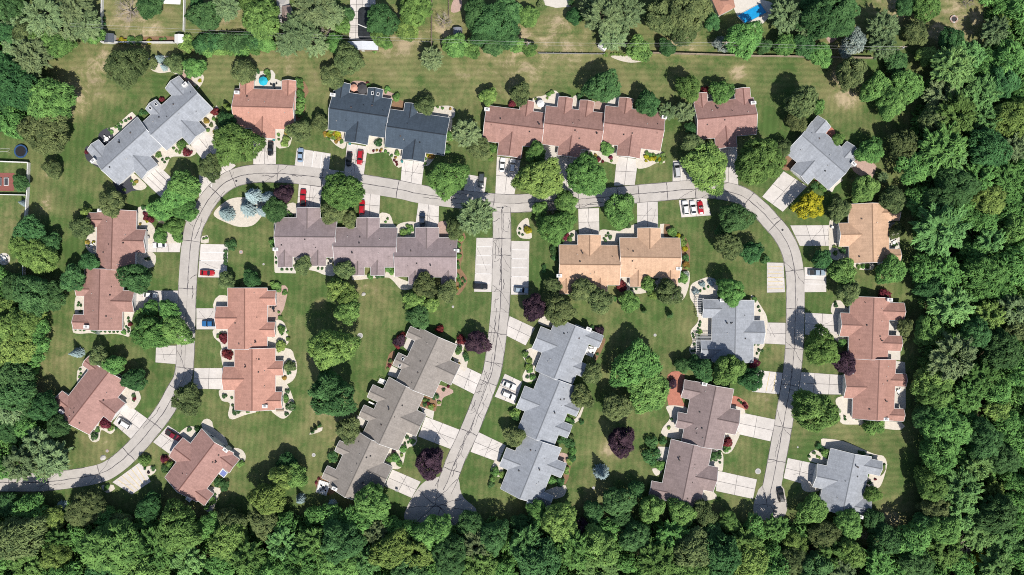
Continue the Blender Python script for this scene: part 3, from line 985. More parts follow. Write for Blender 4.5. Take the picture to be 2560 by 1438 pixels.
# ------------------------------------------------------------------ houses
ROOF = {
    'grey': roof_mat("grey_shingles", (0.335, 0.355, 0.39)),
    'salmon': roof_mat("salmon_shingles", (0.50, 0.27, 0.212)),
    'brown': roof_mat("red_brown_shingles", (0.365, 0.215, 0.183)),
    'redbrown': roof_mat("brick_red_shingles", (0.375, 0.222, 0.195)),
    'rose': roof_mat("rose_brown_shingles", (0.41, 0.232, 0.19)),
    'mauve': roof_mat("mauve_shingles", (0.315, 0.252, 0.255)),
    'mauvedark': roof_mat("dusky_mauve_shingles", (0.29, 0.225, 0.218)),
    'tan': roof_mat("tan_shingles", (0.58, 0.385, 0.262)),
    'taupe': roof_mat("taupe_shingles", (0.30, 0.27, 0.245)),
    'charcoal': roof_mat("charcoal_shingles", (0.068, 0.092, 0.122)),
}
RIDGECAP = {k: mat("ridge_cap_" + k, tuple(c * .62 for c in v), 0.95) for k, v in
            dict(grey=(.335, .355, .39), salmon=(.4, .2, .155), brown=(.3, .158, .132), redbrown=(.325, .165, .14), mauve=(.29, .232, .228), rose=(.4, .22, .18),
                 mauvedark=(.25, .185, .18), tan=(.5, .315, .205), taupe=(.3, .27, .245), charcoal=(.048, .062, .082)).items()}
HE = 2.6
PITCH = 0.5
KZ = (1 - HE / H) / PPM / Z

HOUSES = [
    ("grey house by the trampoline", "long slanted house of two units with pale grey roof, dark mulch border at its corner", 'A1', (1120, 990), -42, 'u', 'grey',
     [((5, 470, -90, 187), [(307, 446, -165), (95, 200, -150)], [(159, 325, 271)], .1), ((-440, 8, -146, 138), [(-438, -322, -215)], [(-280, -119, 221)], -.1)], [(1385, 635), (700, 1205)]),
    ("salmon house with turquoise umbrella", "small single house with salmon roof and a U shaped back around a patio", 'A2', (66, 809), 1.5, 'u', 'salmon',
     [((-225, 228, -141, 156), [(-192, -87, -216), (123, 228, -210)], [(-92, 84, 228)], 0)], [(-142, 695)]),
    ("charcoal twin house", "house of two stepped units with charcoal blue roof beside the parking bays", 'A2', (990, 870), 8.3, 'u', 'charcoal',
     [((-430, 10, -131, 164), [(-425, -313, -195), (-179, -66, -190)], [(-297, -122, 236)], .1), ((8, 458, -55, 230), [(110, 213, -117)], [(145, 315, 302)], -.05)], [(576, 712)]),
    ("long red-brown triple house", "long row of three units under one red-brown roof, three garage wings to the street", 'A3', (240, 915), 7.2, 'u', 'brown',
     [((-440, 2, -71, 195), [(-194, -90, -143)], [(-317, -138, 290)], -.1), ((0, 443, -124, 165), [(85, 195, -203), (248, 355, -198)], [(130, 300, 235)], .08), ((441, 890, -181, 104), [(537, 640, -255)], [(570, 745, 181)], 0)], [(1140, 880), (-187, 820)]),
    ("red-brown single house", "single red-brown house with a U shaped back behind the white van", 'A3', (1600, 875), -5.2, 'u', 'redbrown',
     [((-228, 218, -127, 150), [(-222, -123, -192), (84, 200, -200)], [(-95, 65, 233)], 0)], [(1806, 772)]),
    ("grey house by the golden tree", "slanted single house with pale grey roof at the bend beside the east woods", 'A4', (410, 1150), 41, 'u', 'grey',
     [((-218, 212, -128, 175), [(-214, -84, -190), (76, 198, -187)], [(-102, 68, 247)], 0)], [(640, 1228)]),
    ("tan single house", "single house with tan orange roof against the east woods", 'B4', (780, 310), -1, 'v', 'tan',
     [((-175, 125, -220, 220), [(-215, -92, 205), (120, 215, 208)], [(-80, 95, -250)], 0)], [(868, 92), (872, 532)]),
    ("tan twin house", "house of two units with tan orange roof south of the main road", 'B3', (805, 515), .5, 'u', 'tan',
     [((-453, 2, -115, 182), [(-447, -350, 252), (-200, -90, 235)], [(-315, -140, -190)], -.05), ((-2, 450, -173, 125), [(80, 195, 195), (320, 437, 190)], [(132, 307, -245)], .1)], [(354, 628), (1248, 575)]),
    ("mauve triple house", "long row of three stepped units under a mauve grey roof", 'B2', (590, 400), .5, 'u', 'mauve',
     [((-435, 15, -205, 90), [(-425, -315, 167), (-177, -65, 155)], [(-288, -110, -278)], .12), ((0, 468, -135, 160), [(130, 222, 223), (270, 375, 223)], [(160, 335, -208)], 0), ((452, 915, -65, 230), [(555, 655, 290), (800, 905, 300)], [(602, 778, -138)], -.1)], [(1502, 440), (148, 430)]),
    ("brown twin house", "tall narrow house of two units with brown roof near the west fence", 'B1', (825, 580), 1.5, 'v', 'brown',
     [((-107, 187, -442, 3), [(-420, -315, -175)], [(-305, -130, 262)], .08), ((-190, 100, 0, 455), [(100, 205, -250), (345, 455, -265)], [(155, 315, 185)], -.05)], [(755, 140), (650, 1010)]),
    ("salmon twin house by the curve", "house of two units with salmon roof inside the west curve of the road", 'B1', (1830, 900), 0, 'v', 'salmon',
     [((-125, 172, -180, 275), [(-160, -50, 237), (75, 185, 232)], [(-42, 128, -210)], .1), ((-75, 232, 270, 732), [(365, 475, 292), (597, 722, 282)], [(410, 585, -158)], -.05)], [(1985, 1605)]),
    ("brick-red house near the boulder", "slanted single house with brick red roof and a white van parked at its garage", 'C1', (640, 130), 37.7, 'v', 'redbrown',
     [((-122, 178, -300, 185), [(-285, -195, -182), (50, 165, -182)], [(-165, 10, 250)], 0)], [(745, -140), (463, 215)]),
    ("brick-red house with the hot tub", "slanted single house with brick red roof and a blue hot tub in its back notch", 'C1', (1470, 640), 37.2, 'v', 'redbrown',
     [((-148, 154, -263, 195), [(-250, -124, 216), (72, 185, 218)], [(-123, 50, -220)], 0)], [(1690, 500), (1415, 868)]),
    ("taupe triple house", "long slanted row of three units with taupe roof beside the middle road", 'C2', (910, 430), 25, 'v', 'taupe',
     [((-62, 238, -900, -465), [(-880, -795, -137), (-663, -562, -136)], [(-775, -610, 322)], .1), ((-122, 172, -467, 3), [(-365, -262, -207), (-200, -104, -203)], [(-330, -150, 247)], 0), ((-190, 110, 0, 467), [(120, 207, -257), (330, 430, -260)], [(132, 315, 185)], -.1)], [(590, 790)]),
    ("grey triple house", "long slanted row of three units with pale grey roof east of the middle road", 'C3', (215, 425), 22, 'v', 'grey',
     [((-235, 64, -890, -467), [(-900, -800, 143), (-653, -555, 106)], [(-787, -610, -317)], .1), ((-190, 109, -469, 2), [(-352, -262, 180), (-190, -87, 178)], [(-330, -155, -261)], 0), ((-143, 168, 0, 452), [(92, 207, 245), (355, 445, 245)], [(150, 300, -215)], -.1)], [(130, 898), (575, -405)]),
    ("grey house with pergolas", "single pale grey house with blue shaded pergolas and a wide white stone bed", 'B3', (1655, 1040), 1, 'v', 'grey',
     [((-158, 155, -230, 235), [(-232, -95, -230), (75, 210, -240)], [(-80, 95, 230)], 0)], [(1575, 812)]),
    ("dusky mauve twin house", "slanted house of two units with dusky mauve roof and red brick patio", 'C3', (1440, 460), 11.4, 'v', 'mauvedark',
     [((-172, 135, -450, 12), [(-447, -312, -242), (-200, -84, -241)], [(-305, -118, 212)], .1), ((-250, 62, 9, 462), [(345, 455, -332)], [(148, 334, 135)], -.05)], [(1440, 8)]),
    ("salmon twin house by the woods", "house of two units with salmon red roof against the east woods", 'B4', (800, 1250), 2, 'v', 'rose',
     [((-199, 96, -460, 3), [(-425, -295, 205), (-180, -65, 192)], [(-335, -160, -271)], .08), ((-153, 159, 0, 452), [(105, 200, 240), (367, 460, 232)], [(120, 302, -222)], -.05)], [(910, 808), (882, 1702)]),
    ("southeast corner grey house", "single pale grey house with a garage facing the east road end", 'C4', (600, 755), 11.8, 'v', 'grey',
     [((-182, 130, -235, 220), [(-218, -108, 217), (87, 215, 198)], [(-100, 75, -256)], 0)], [(690, 1000)]),
]


def prism_map(axis, c):
    """cross-section coordinates (along, across, z) -> local"""
    return (lambda a, b, z: (a, c + b, z)) if axis == 'x' else (lambda a, b, z: (c + b, a, z))


def gable_roof(house, roofmat, x0, x1, y0, y1, axis, he, open_lo=True, open_hi=True):
    if axis == 'x':
        a0, a1, w, c = x0, x1, (y1 - y0) / 2, (y0 + y1) / 2
    else:
        a0, a1, w, c = y0, y1, (x1 - x0) / 2, (x0 + x1) / 2
    rise = PITCH * w
    th = 0.17
    m = prism_map(axis, c)
    sec = [(-w, he), (0, he + rise), (w, he), (w, he - th), (0, he + rise - th), (-w, he - th)]
    vs = [m(a, b, z) for a in (a0, a1) for b, z in sec]
    fs = [(0, 1, 7, 6), (1, 2, 8, 7), (2, 3, 9, 8), (3, 4, 10, 9), (4, 5, 11, 10), (5, 0, 6, 11), (0, 5, 4, 1), (1, 4, 3, 2), (6, 7, 10, 11), (7, 8, 9, 10)]
    me = bpy.data.meshes.new("roof")
    me.from_pydata(vs, [], fs)
    me.materials.append(ROOF[roofmat])
    uv = me.uv_layers.new(name="UVMap")
    sl = math.hypot(w, rise)
    L = a1 - a0
    oa = R.uniform(0, 5)
    for fi, co in ((0, [(oa, 0), (oa, sl), (oa + L, sl), (oa + L, 0)]), (1, [(oa, sl), (oa, 0), (oa + L, 0), (oa + L, sl)])):
        for li, q in zip(me.polygons[fi].loop_indices, co):
            uv.data[li].uv = q
    r = link("roof", me, house)
    # gutters on both eaves, white rake boards on the gable ends, ridge vent
    for s in (-1, 1):
        g = MB()
        b = s * (w + 0.06)
        vs = [m(a, bb, z) for a in (a0 + .05, a1 - .05) for bb, z in ((b - .055, he - .15), (b + .02, he - .15), (b + .02, he - .02), (b - .055, he - .02))]
        g.add(vs, [(0, 1, 5, 4), (1, 2, 6, 5), (2, 3, 7, 6), (3, 0, 4, 7), (0, 3, 2, 1), (4, 5, 6, 7)])
        g.obj("gutter", M["trim"], r)
    for a, on, d in ((a0, open_lo, -1), (a1, open_hi, 1)):
        if on:
            g = MB()
            for s in (-1, 1):
                q = [(s * (w + .02), he - th - .02), (s * (w + .02), he + .03), (0, he + rise + .03), (0, he + rise - th - .02)]
                vs = [m(a + d * e, b, z) for e in (.003, .11) for b, z in q]
                g.add(vs, [(0, 1, 2, 3), (7, 6, 5, 4), (0, 4, 5, 1), (1, 5, 6, 2), (2, 6, 7, 3), (3, 7, 4, 0)])
            g.obj("rake_board", M["trim"], r)
    cap = MB()
    vs = [m(a, b, z) for a in (a0 + .25, a1 - .25) for b, z in ((-.2, he + rise - .2 * PITCH + .02), (0, he + rise + .05), (.2, he + rise - .2 * PITCH + .02))]
    cap.add(vs, [(0, 1, 4, 3), (1, 2, 5, 4)])
    cap.obj("ridge_cap", RIDGECAP[roofmat], r)
    return r, (a0, a1, w, c, rise, axis, he)


def gable_wall(mb, geo, ins_b=0.42, ins_a=0.32):
    a0, a1, w, c, rise, axis, he = geo
    th = 0.17
    m = prism_map(axis, c)
    b = w - ins_b
    zt = he - th + ins_b * PITCH - .015
    zr = he + rise - th - .015
    sec = [(-b, 0), (b, 0), (b, zt), (0, zr), (-b, zt)]
    vs = [m(a, q, z) for a in (a0 + ins_a, a1 - ins_a) for q, z in sec]
    fs = [(4, 3, 2, 1, 0), (5, 6, 7, 8, 9)] + [(i, (i + 1) % 5, (i + 1) % 5 + 5, i + 5) for i in range(5)]
    mb.add(vs, fs)


def wall_box(geo, a_end, sgn, b0, b1, z0, z1, t0=0.0, t1=0.06):
    """box standing proud of a gable end wall"""
    a0, a1, w, c, rise, axis, he = geo
    m = prism_map(axis, c)
    aa = a_end
    p = [m(aa + sgn * t, b, z) for t in (t0, t1) for b in (b0, b1) for z in (z0, z1)]
    xs, ys, zs = [q[0] for q in p], [q[1] for q in p], [q[2] for q in p]
    return min(xs), max(xs), min(ys), max(ys), min(zs), max(zs)


def add_window(house, geo, a_end, sgn, bc, w_, z0, z1):
    f = MB()
    for b0, b1, q0, q1 in ((bc - w_ / 2 - .1, bc + w_ / 2 + .1, z1, z1 + .1), (bc - w_ / 2 - .1, bc + w_ / 2 + .1, z0 - .1, z0), (bc - w_ / 2 - .1, bc - w_ / 2, z0, z1), (bc + w_ / 2, bc + w_ / 2 + .1, z0, z1), (bc - .03, bc + .03, z0, z1)):
        f.box(*wall_box(geo, a_end, sgn, b0, b1, q0, q1, .0, .08))
    fr = f.obj("window", M["trim"], house)
    g = MB()
    g.box(*wall_box(geo, a_end, sgn, bc - w_ / 2, bc + w_ / 2, z0, z1, -.02, .03))
    g.obj("pane", M["glass"], fr)


def build_house(hid, spec):
    phrase, label, tile, anc, th, ax, rm, units, chims = spec
    hx, hy = T(tile, *anc)
    wx, wy = P(hx, hy, HE)
    h = empty("house", (wx, wy, 0), -math.radians(th))
    tag(h, label, "house", "houses with gabled roofs")
    allu = []
    walls = MB()
    for (u0, u1, v0, v1), wings, gars, dz in units:
        he = HE + dz
        x0, x1, y0, y1 = u0 * KZ, u1 * KZ, -v1 * KZ, -v0 * KZ
        allu.append((x0, x1, y0, y1))
        _, g = gable_roof(h, rm, x0, x1, y0, y1, 'x' if ax == 'u' else 'y', he)
        gable_wall(walls, g)
        for isg, lst in ((0, wings), (1, gars)):
            for a, b, e in lst:
                if ax == 'u':
                    mid = (y0 + y1) / 2
                    e_ = -e * KZ
                    lo, hi = (mid, e_) if e_ > mid else (e_, mid)
                    box, axis = (a * KZ, b * KZ, lo, hi), 'y'
                    out_hi = e_ > mid
                else:
                    mid = (x0 + x1) / 2
                    e_ = e * KZ
                    lo, hi = (mid, e_) if e_ > mid else (e_, mid)
                    box, axis = (lo, hi, -b * KZ, -a * KZ), 'x'
                    out_hi = e_ > mid
                _, gg = gable_roof(h, rm, *box, axis, he - .03, not out_hi, out_hi)
                gable_wall(walls, gg)
                sgn = 1 if out_hi else -1
                a_end = (gg[1] - .32) if out_hi else (gg[0] + .32)
                if isg:
                    d = MB()
                    for k in range(4):
                        d.box(*wall_box(gg, a_end, sgn, -2.35, 2.35, .04 + k * .53, .04 + k * .53 + .5, 0, .05))
                    d.obj("garage_door", M["trim"], h)
                else:
                    add_window(h, gg, a_end, sgn, 0, min(1.8, gg[2]), .8, 2.0)
        # windows on the two gable ends of the main body
        for a_end, sgn in ((g[0] + .32, -1), (g[1] - .32, 1)):
            add_window(h, g, a_end, sgn, -g[2] * .4, 1.2, .9, 2.1)
            add_window(h, g, a_end, sgn, g[2] * .4, 1.2, .9, 2.1)
        # roof vents and plumbing stacks
        for k in range(R.randint(5, 7)):
            aa = R.uniform(g[0] + 1.5, g[1] - 1.5)
            bb = R.uniform(.12, .6) * g[2] * R.choice((-1, 1))
            z = he + g[4] - abs(bb) * PITCH
            px_, py_, _ = prism_map(g[5], g[3])(aa, bb, 0)
            v = MB()
            if k < 2:
                v.box(px_ - .2, px_ + .2, py_ - .2, py_ + .2, z - .1, z + .28)
                v.obj("roof_vent", M["black"] if R.random() < .5 else M["ridge"], h)
            elif k == 2 and R.random() < .5:
                v.lathe([(.0, z + 1.0), (.2, z + 1.0), (.2, z - .1)], 10, (px_, py_))
                v.lathe([(.0, z + 1.12), (.26, z + 1.1), (.26, z + 1.02)], 10, (px_, py_))
                v.obj("flue_pipe", M["black"], h)
            else:
                v.lathe([(.0, z + .36), (.11, z + .36), (.13, z - .05)], 8, (px_, py_))
                v.obj("vent_pipe", M["pebble"] if R.random() < .6 else M["black"], h)
    walls.obj("wall", M["white"], h)
    for cx, cy in chims:
        cpx, cpy = T(tile, cx, cy)
        X, Y = P(cpx, cpy, 4.2)
        dx, dy = X - wx, Y - wy
        t = math.radians(th)
        lx, ly = dx * math.cos(t) - dy * math.sin(t), dx * math.sin(t) + dy * math.cos(t)
        c = MB()
        c.box(lx - .8, lx + .8, ly - .45, ly + .45, 0, 4.6)
        c.box(lx - .9, lx + .9, ly - .55, ly + .55, 4.6, 4.72)
        ch = c.obj("chimney", M["white"], h)
        f = MB()
        f.box(lx - .35, lx + .35, ly - .25, ly + .25, 4.72, 4.95)
        f.obj("flue", M["grey"], ch)
    xs0, xs1 = min(b[0] for b in allu), max(b[1] for b in allu)
    ys0, ys1 = min(b[2] for b in allu), max(b[3] for b in allu)
    t = -math.radians(th)
    cx, cy = (xs0 + xs1) / 2, (ys0 + ys1) / 2
    gx, gy = wx + cx * math.cos(t) - cy * math.sin(t), wy + cx * math.sin(t) + cy * math.cos(t)
    p = to_px(gx, gy)
    LANDMARKS.append((p[0], p[1], 0.32 * max(xs1 - xs0, ys1 - ys0) * PPM, phrase))
    return h


HOUSE = [build_house(i, s) for i, s in enumerate(HOUSES)]
for lm in ((300, 60, 60, "white fenced garden"), (915, 55, 30, "covered pool"), (1880, 35, 30, "bright blue swimming pool"), (2388, 45, 10, "stone fire pit"),
           (1143, 80, 10, "arched grey shed"), (1508, 110, 10, "square white shed"), (15, 455, 20, "red rubber court"), (10, 645, 10, "round white patio")):
    LANDMARKS.append(lm)


def skylight(hi, tile, x, y, rz):
    h = HOUSE[hi]
    th = HOUSES[hi][4]
    X, Y = P(*T(tile, x, y), 4.0)
    dx, dy = X - h.location.x, Y - h.location.y
    t = math.radians(th)
    lx, ly = dx * math.cos(t) - dy * math.sin(t), dx * math.sin(t) + dy * math.cos(t)
    return h, lx, ly


def on_roof(h, lx, ly):
    """highest roof surface of the house above a local point"""
    z = 0
    for o in h.children:
        if o.name.split(".")[0] != "roof":
            continue
        for p in list(o.data.polygons)[:2]:
            vs = [o.data.vertices[i].co for i in p.vertices]
            if min(v.x for v in vs) <= lx <= max(v.x for v in vs) and min(v.y for v in vs) <= ly <= max(v.y for v in vs):
                n = p.normal
                z = max(z, vs[0].z - (n.x * (lx - vs[0].x) + n.y * (ly - vs[0].y)) / n.z)
    return z


for hi, tile, x, y in ((2, 'A2', 872, 697), (2, 'A2', 912, 704), (0, 'A1', 1160, 778), (13, 'B2', 1097, 1252), (13, 'B2', 1075, 1300), (0, 'A1', 1120, 808)):
    h, lx, ly = skylight(hi, tile, x, y, 0)
    z = on_roof(h, lx, ly)
    f = MB()
    f.box(lx - .42, lx + .42, ly - .55, ly + .55, z - .2, z + .22)
    s = f.obj("skylight", M["trim"], h)
    g = MB()
    g.box(lx - .3, lx + .3, ly - .42, ly + .42, z + .215, z + .235)
    g.obj("pane", M["glass"], s)

# ------------------------------------------------------------------ vegetation: shared crowns
rng = np.random.default_rng(5)


def unit(v):
    return v / np.maximum(np.linalg.norm(v, axis=-1, keepdims=True), 1e-6)


def rand_dir(n, zmin=-1.0):
    z = rng.uniform(zmin, 1, n)
    a = rng.uniform(0, 2 * np.pi, n)
    s = np.sqrt(1 - z * z)
    return np.stack([s * np.cos(a), s * np.sin(a), z], 1)


def leaf_mesh(name, c, n, size, elong=1.25, along=None, tint=None, mat_=None, slim=0.62):
    """many small leaf sprays: a bent diamond each"""
    N = len(c)
    n = unit(n)
    if along is None:
        t = np.cross(n, rand_dir(N))
    else:
        t = along - n * np.sum(along * n, 1, keepdims=True)
    t = unit(t)
    b = np.cross(n, t)
    s = (size * rng.uniform(0.65, 1.3, N))[:, None]
    v = np.stack([c + t * s * elong, c + b * s * slim + n * s * .18, c - t * s * elong, c - b * s * slim + n * s * .18], 1).reshape(-1, 3)
    me = bpy.data.meshes.new(name)
    me.vertices.add(len(v))
    me.vertices.foreach_set("co", v.astype(np.float32).ravel())
    me.loops.add(4 * N)
    me.loops.foreach_set("vertex_index", np.arange(4 * N, dtype=np.int32))
    me.polygons.add(N)
    me.polygons.foreach_set("loop_start", np.arange(0, 4 * N, 4, dtype=np.int32))
    me.update(calc_edges=True)
    if tint is None:
        tint = rng.uniform(0, 1, N)
    at = me.attributes.new("tint", 'FLOAT', 'POINT')
    at.data.foreach_set("value", np.repeat(np.clip(tint, 0, 1), 4).astype(np.float32))
    me.materials.append(mat_ or LEAF['m'])
    return me


def broad_points(n_leaf, n_lobe, lobe_r, vz=0.85, spread=0.68):
    """leaf positions on an irregular crown of overlapping boughs; crown radius 1 about the origin"""
    d = rand_dir(n_lobe * 5, -0.45)
    keep = [d[0]]
    for q in d[1:]:                       # spread the boughs out evenly
        if min(np.linalg.norm(q - k) for k in keep) > 1.7 / math.sqrt(n_lobe) and len(keep) < n_lobe:
            keep.append(q)
    d = np.array(keep)
    r = rng.uniform(lobe_r * 0.75, lobe_r * 1.3, len(d))
    lc = d * (rng.uniform(spread * .82, spread * 1.12, len(d)))[:, None]
    lc[:, 2] *= vz
    lc = np.vstack([lc, [[0, 0, 0.05]]])
    r = np.append(r, 0.5)
    lt = rng.uniform(-.3, .3, len(r))
    w = r ** 2
    idx = rng.choice(len(r), n_leaf * 2, p=w / w.sum())
    out = unit(lc[idx] * np.array([1, 1, 1.2]) + 1e-3)
    dd = unit(rand_dir(n_leaf * 2) + out * 0.75)
    pos = lc[idx] + dd * r[idx][:, None] * (rng.uniform(0.62, 1.2, n_leaf * 2))[:, None]
    dist = np.linalg.norm(pos[:, None, :] - lc[None], axis=2) / r[None]
    dist[np.arange(len(pos)), idx] = 9
    ok = dist.min(1) > 0.78
    pos, dd, idx = pos[ok][:n_leaf], dd[ok][:n_leaf], idx[ok][:n_leaf]
    nrm = unit(dd * .8 + 0.5 * rand_dir(len(pos)) + np.array([0.12, -0.28, .85]))
    a = np.arctan2(pos[:, 1], pos[:, 0])
    q = rng.uniform(0, 6.28, 3)
    f = 1 + .10 * np.sin(2 * a + q[0]) + .09 * np.sin(3 * a + q[1]) + .06 * np.sin(5 * a + q[2])
    pos[:, :2] *= f[:, None]
    tint = 0.45 + lt[idx] + rng.uniform(-.3, .3, len(pos))
    return pos, nrm, tint, unit(dd + .45 * rand_dir(len(pos)))


def crown_broad(name, n_leaf, n_lobe, lobe_r, size, vz=0.85, spread=0.68):
    p, n, t, a = broad_points(n_leaf, n_lobe, lobe_r, vz, spread)
    return leaf_mesh(name, p, n, size * 1.08, 1.75, a, t, slim=.5)


def crown_feather(name, n_br, per, size, vz=0.8):
    """long sprays of leaves along boughs that radiate from the trunk"""
    P_, N_, A_, T_ = [], [], [], []
    for i in range(n_br):
        d = rand_dir(1, -0.1)[0]
        d = unit(d * np.array([1, 1, 0.75]))
        L = rng.uniform(0.75, 1.06)
        bend = np.array([0, 0, rng.uniform(-.28, .05)])
        side = unit(np.cross(d, [0, 0, 1.0]) + 1e-3)
        k = per
        s = rng.uniform(0.3, 1, k) ** 0.7
        w = 0.15 * (1.15 - s)
        p = d[None] * (s * L)[:, None] + bend[None] * (s ** 2)[:, None] + side[None] * (rng.normal(0, 1, k) * w)[:, None] + np.array([0, 0, 1.0])[None] * (rng.normal(0, .035, k))[:, None]
        p[:, 2] *= vz
        a = unit(d[None] + side[None] * (rng.normal(0, .5, k))[:, None] + rand_dir(k) * .15)
        P_.append(p)
        A_.append(a)
        N_.append(unit(np.array([[0, 0, 1.0]]) + d[None] * .35 + rand_dir(k) * .55))
        T_.append(np.full(k, rng.uniform(.25, .65)) + rng.uniform(-.25, .25, k))
    return leaf_mesh(name, np.vstack(P_), np.vstack(N_), size, 2.0, np.vstack(A_), np.concatenate(T_), slim=.5)


def crown_spruce(name, n, size, height=2.9, droop=0.35):
    """whorls of needle boughs, base at z=0"""
    P_, N_, A_, T_ = [], [], [], []
    z = 0.05
    while z < 0.985:
        rad = (1 - z) ** 0.85
        nb = max(5, int(17 * rad + 5))
        a0 = rng.uniform(0, 6.28)
        for b in range(nb):
            a = a0 + 6.283 * b / nb + rng.normal(0, .12)
            d = np.array([math.cos(a), math.sin(a), 0])
            L = rad * rng.uniform(.8, 1.1)
            k = max(6, int(n * L))
            s = rng.uniform(.15, 1, k)
            side = np.array([-d[1], d[0], 0])
            p = d[None] * (s * L)[:, None] + side[None] * (rng.normal(0, .07, k) * (1.2 - s))[:, None]
            p[:, 2] += z * height - droop * s ** 2 * L + rng.normal(0, .02, k)
            P_.append(p)
            N_.append(unit(np.array([[0, 0, 1.0]]) + d[None] * .5 + rand_dir(k) * .4))
            A_.append(unit(d[None] + side[None] * rng.normal(0, .5, k)[:, None]))
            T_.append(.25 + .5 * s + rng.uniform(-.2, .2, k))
        z += 0.062
    return leaf_mesh(name, np.vstack(P_), np.vstack(N_), size, 2.0, np.vstack(A_), np.concatenate(T_), slim=.45)


def crown_column(name, n, size, height=3.6):
    z = rng.uniform(0.02, 1, n)
    rad = np.where(z < .25, .75 + z, 1.0 * ((1 - z) / .75) ** .6) * rng.uniform(.75, 1.05, n)
    a = rng.uniform(0, 6.283, n)
    rad *= 1 + .14 * np.sin(a * 5 + z * 6)
    p = np.stack([rad * np.cos(a), rad * np.sin(a), z * height], 1)
    d = np.stack([np.cos(a), np.sin(a), np.full(n, .6)], 1)
    return leaf_mesh(name, p, unit(d + .5 * rand_dir(n)), size, 1.8, np.tile([0, 0, 1.0], (n, 1)), rng.uniform(.1, .9, n))


def skeleton(name, n_limb, vz=1.0, fine=0, top=1.15):
    """tapered trunk with limbs in unit-tree measure; fine > 0 adds bare twigs"""
    mb = MB()
    q = random.Random(n_limb * 31 + fine)
    mb.tube((0, 0, 0), (.02, .01, .55), .085, .06, 8)
    mb.tube((.02, .01, .55), (.0, .02, top), .06, .03, 7)
    for i in range(n_limb):
        a = 6.283 * i / n_limb + q.uniform(-.3, .3)
        z0 = q.uniform(.45, top * .9)
        L = q.uniform(.5, .85)
        e = (math.cos(a) * L, math.sin(a) * L, (z0 + q.uniform(.25, .65)) * vz)
        mid = (e[0] * .5, e[1] * .5, z0 + (e[2] - z0) * .62)
        mb.tube((0, 0, z0), mid, .036, .024, 5)
        mb.tube(mid, e, .024, .010, 5)
        for k in range(fine):
            s = q.uniform(.25, 1)
            p = tuple(mid[j] * (1 - s) + e[j] * s for j in range(3))
            b = a + q.uniform(-1.1, 1.1)
            l2 = q.uniform(.2, .5)
            t = (p[0] + math.cos(b) * l2, p[1] + math.sin(b) * l2, p[2] + q.uniform(-.02, .3))
            mb.tube(p, t, .011, .004, 3, cap=False)
            for _ in range(3):
                b2 = b + q.uniform(-1, 1)
                s2 = q.uniform(.3, 1)
                p2 = tuple(p[j] * (1 - s2) + t[j] * s2 for j in range(3))
                mb.tube(p2, (p2[0] + math.cos(b2) * .2, p2[1] + math.sin(b2) * .2, p2[2] + q.uniform(-.03, .16)), .006, .002, 3, cap=False)
    return mb.mesh(name, M["trunk"])


BROAD = [crown_broad("broad_crown", 3300, 46, .25, .066, .85, .74), crown_broad("broad_crown", 3300, 55, .23, .064, .9, .75), crown_broad("broad_crown", 3300, 38, .28, .068, .8, .72),
         crown_broad("broad_crown", 3300, 50, .25, .066, .85, .76)]
FINE = [crown_broad("fine_crown", 6500, 105, .175, .047, .85, .82), crown_broad("fine_crown", 6500, 85, .20, .048, .9, .80), crown_broad("fine_crown", 6500, 125, .16, .046, .8, .83)]
LOOSE = [crown_broad("loose_crown", 2600, 40, .22, .062, .85, .80), crown_broad("loose_crown", 2600, 32, .25, .064, .9, .78)]
FEATHER = [crown_feather("feathery_crown", 95, 62, .050), crown_feather("feathery_crown", 80, 75, .050), crown_feather("feathery_crown", 110, 55, .052, .9)]
SPRUCE = [crown_spruce("spruce_crown", 26, .055), crown_spruce("spruce_crown", 26, .055, 2.6)]
COLUMN = [crown_column("column_crown", 900, .11)]
SHRUB = [crown_broad("shrub", 700, 14, .42, .12, .8, .6), crown_broad("shrub", 700, 10, .45, .12, .75, .6), crown_broad("shrub", 700, 18, .36, .11, .85, .68)]
BALL = [crown_broad("clipped_shrub", 900, 26, .30, .085, .92, .74)]
BARE = [skeleton("bare_limbs", 13, .95, 9), skeleton("bare_limbs", 10, 1.0, 10)]
TRUNK = [skeleton("tree_limbs", 7), skeleton("tree_limbs", 9)]
pole_mb = MB()
pole_mb.tube((0, 0, 0), (0, 0, 2.6), .10, .015, 7)
SPINE = pole_mb.mesh("conifer_trunk", M["trunk"])

# kind: (name, description, category, group)
KIND = {
    'm': ("leafy_tree", "green leafy tree", "tree"), 'd': ("leafy_tree", "dark green leafy tree", "tree"), 'y': ("leafy_tree", "yellow green tree", "tree"),
    'o': ("ornamental_tree", "olive brown tree", "tree"), 's': ("maple_tree", "silver green feathery tree", "tree"), 'f': ("maple_tree", "light green feathery tree", "tree"),
    'p': ("purple_leaf_tree", "purple leaved tree", "tree"), 'b': ("blue_spruce", "blue spruce", "conifer"), 'c': ("evergreen", "slim dark evergreen", "conifer"),
    'k': ("evergreen", "slim golden evergreen", "conifer"), 'g': ("golden_tree", "golden yellow tree", "tree"), 'v': ("silver_leaf_tree", "silvery white tree", "tree"), 'w': ("bare_tree", "bare grey twiggy tree", "tree"),
}
SHRUBKIND = {'G': ("green", 'm'), 'D': ("dark green", 'd'), 'R': ("burgundy", 'r'), 'Y': ("yellow", 'g'), 'O': ("olive", 'o'), 'H': ("amber", 'h'), 'L': ("lime", 'y'), 'B': ("blue grey", 'b'), 'W': ("silvery", 'v'), 'P': ("purple", 'p')}
NT = [0]


def size_word(r):
    return "small " if r < 2.2 else ("large " if r > 5.4 else "")


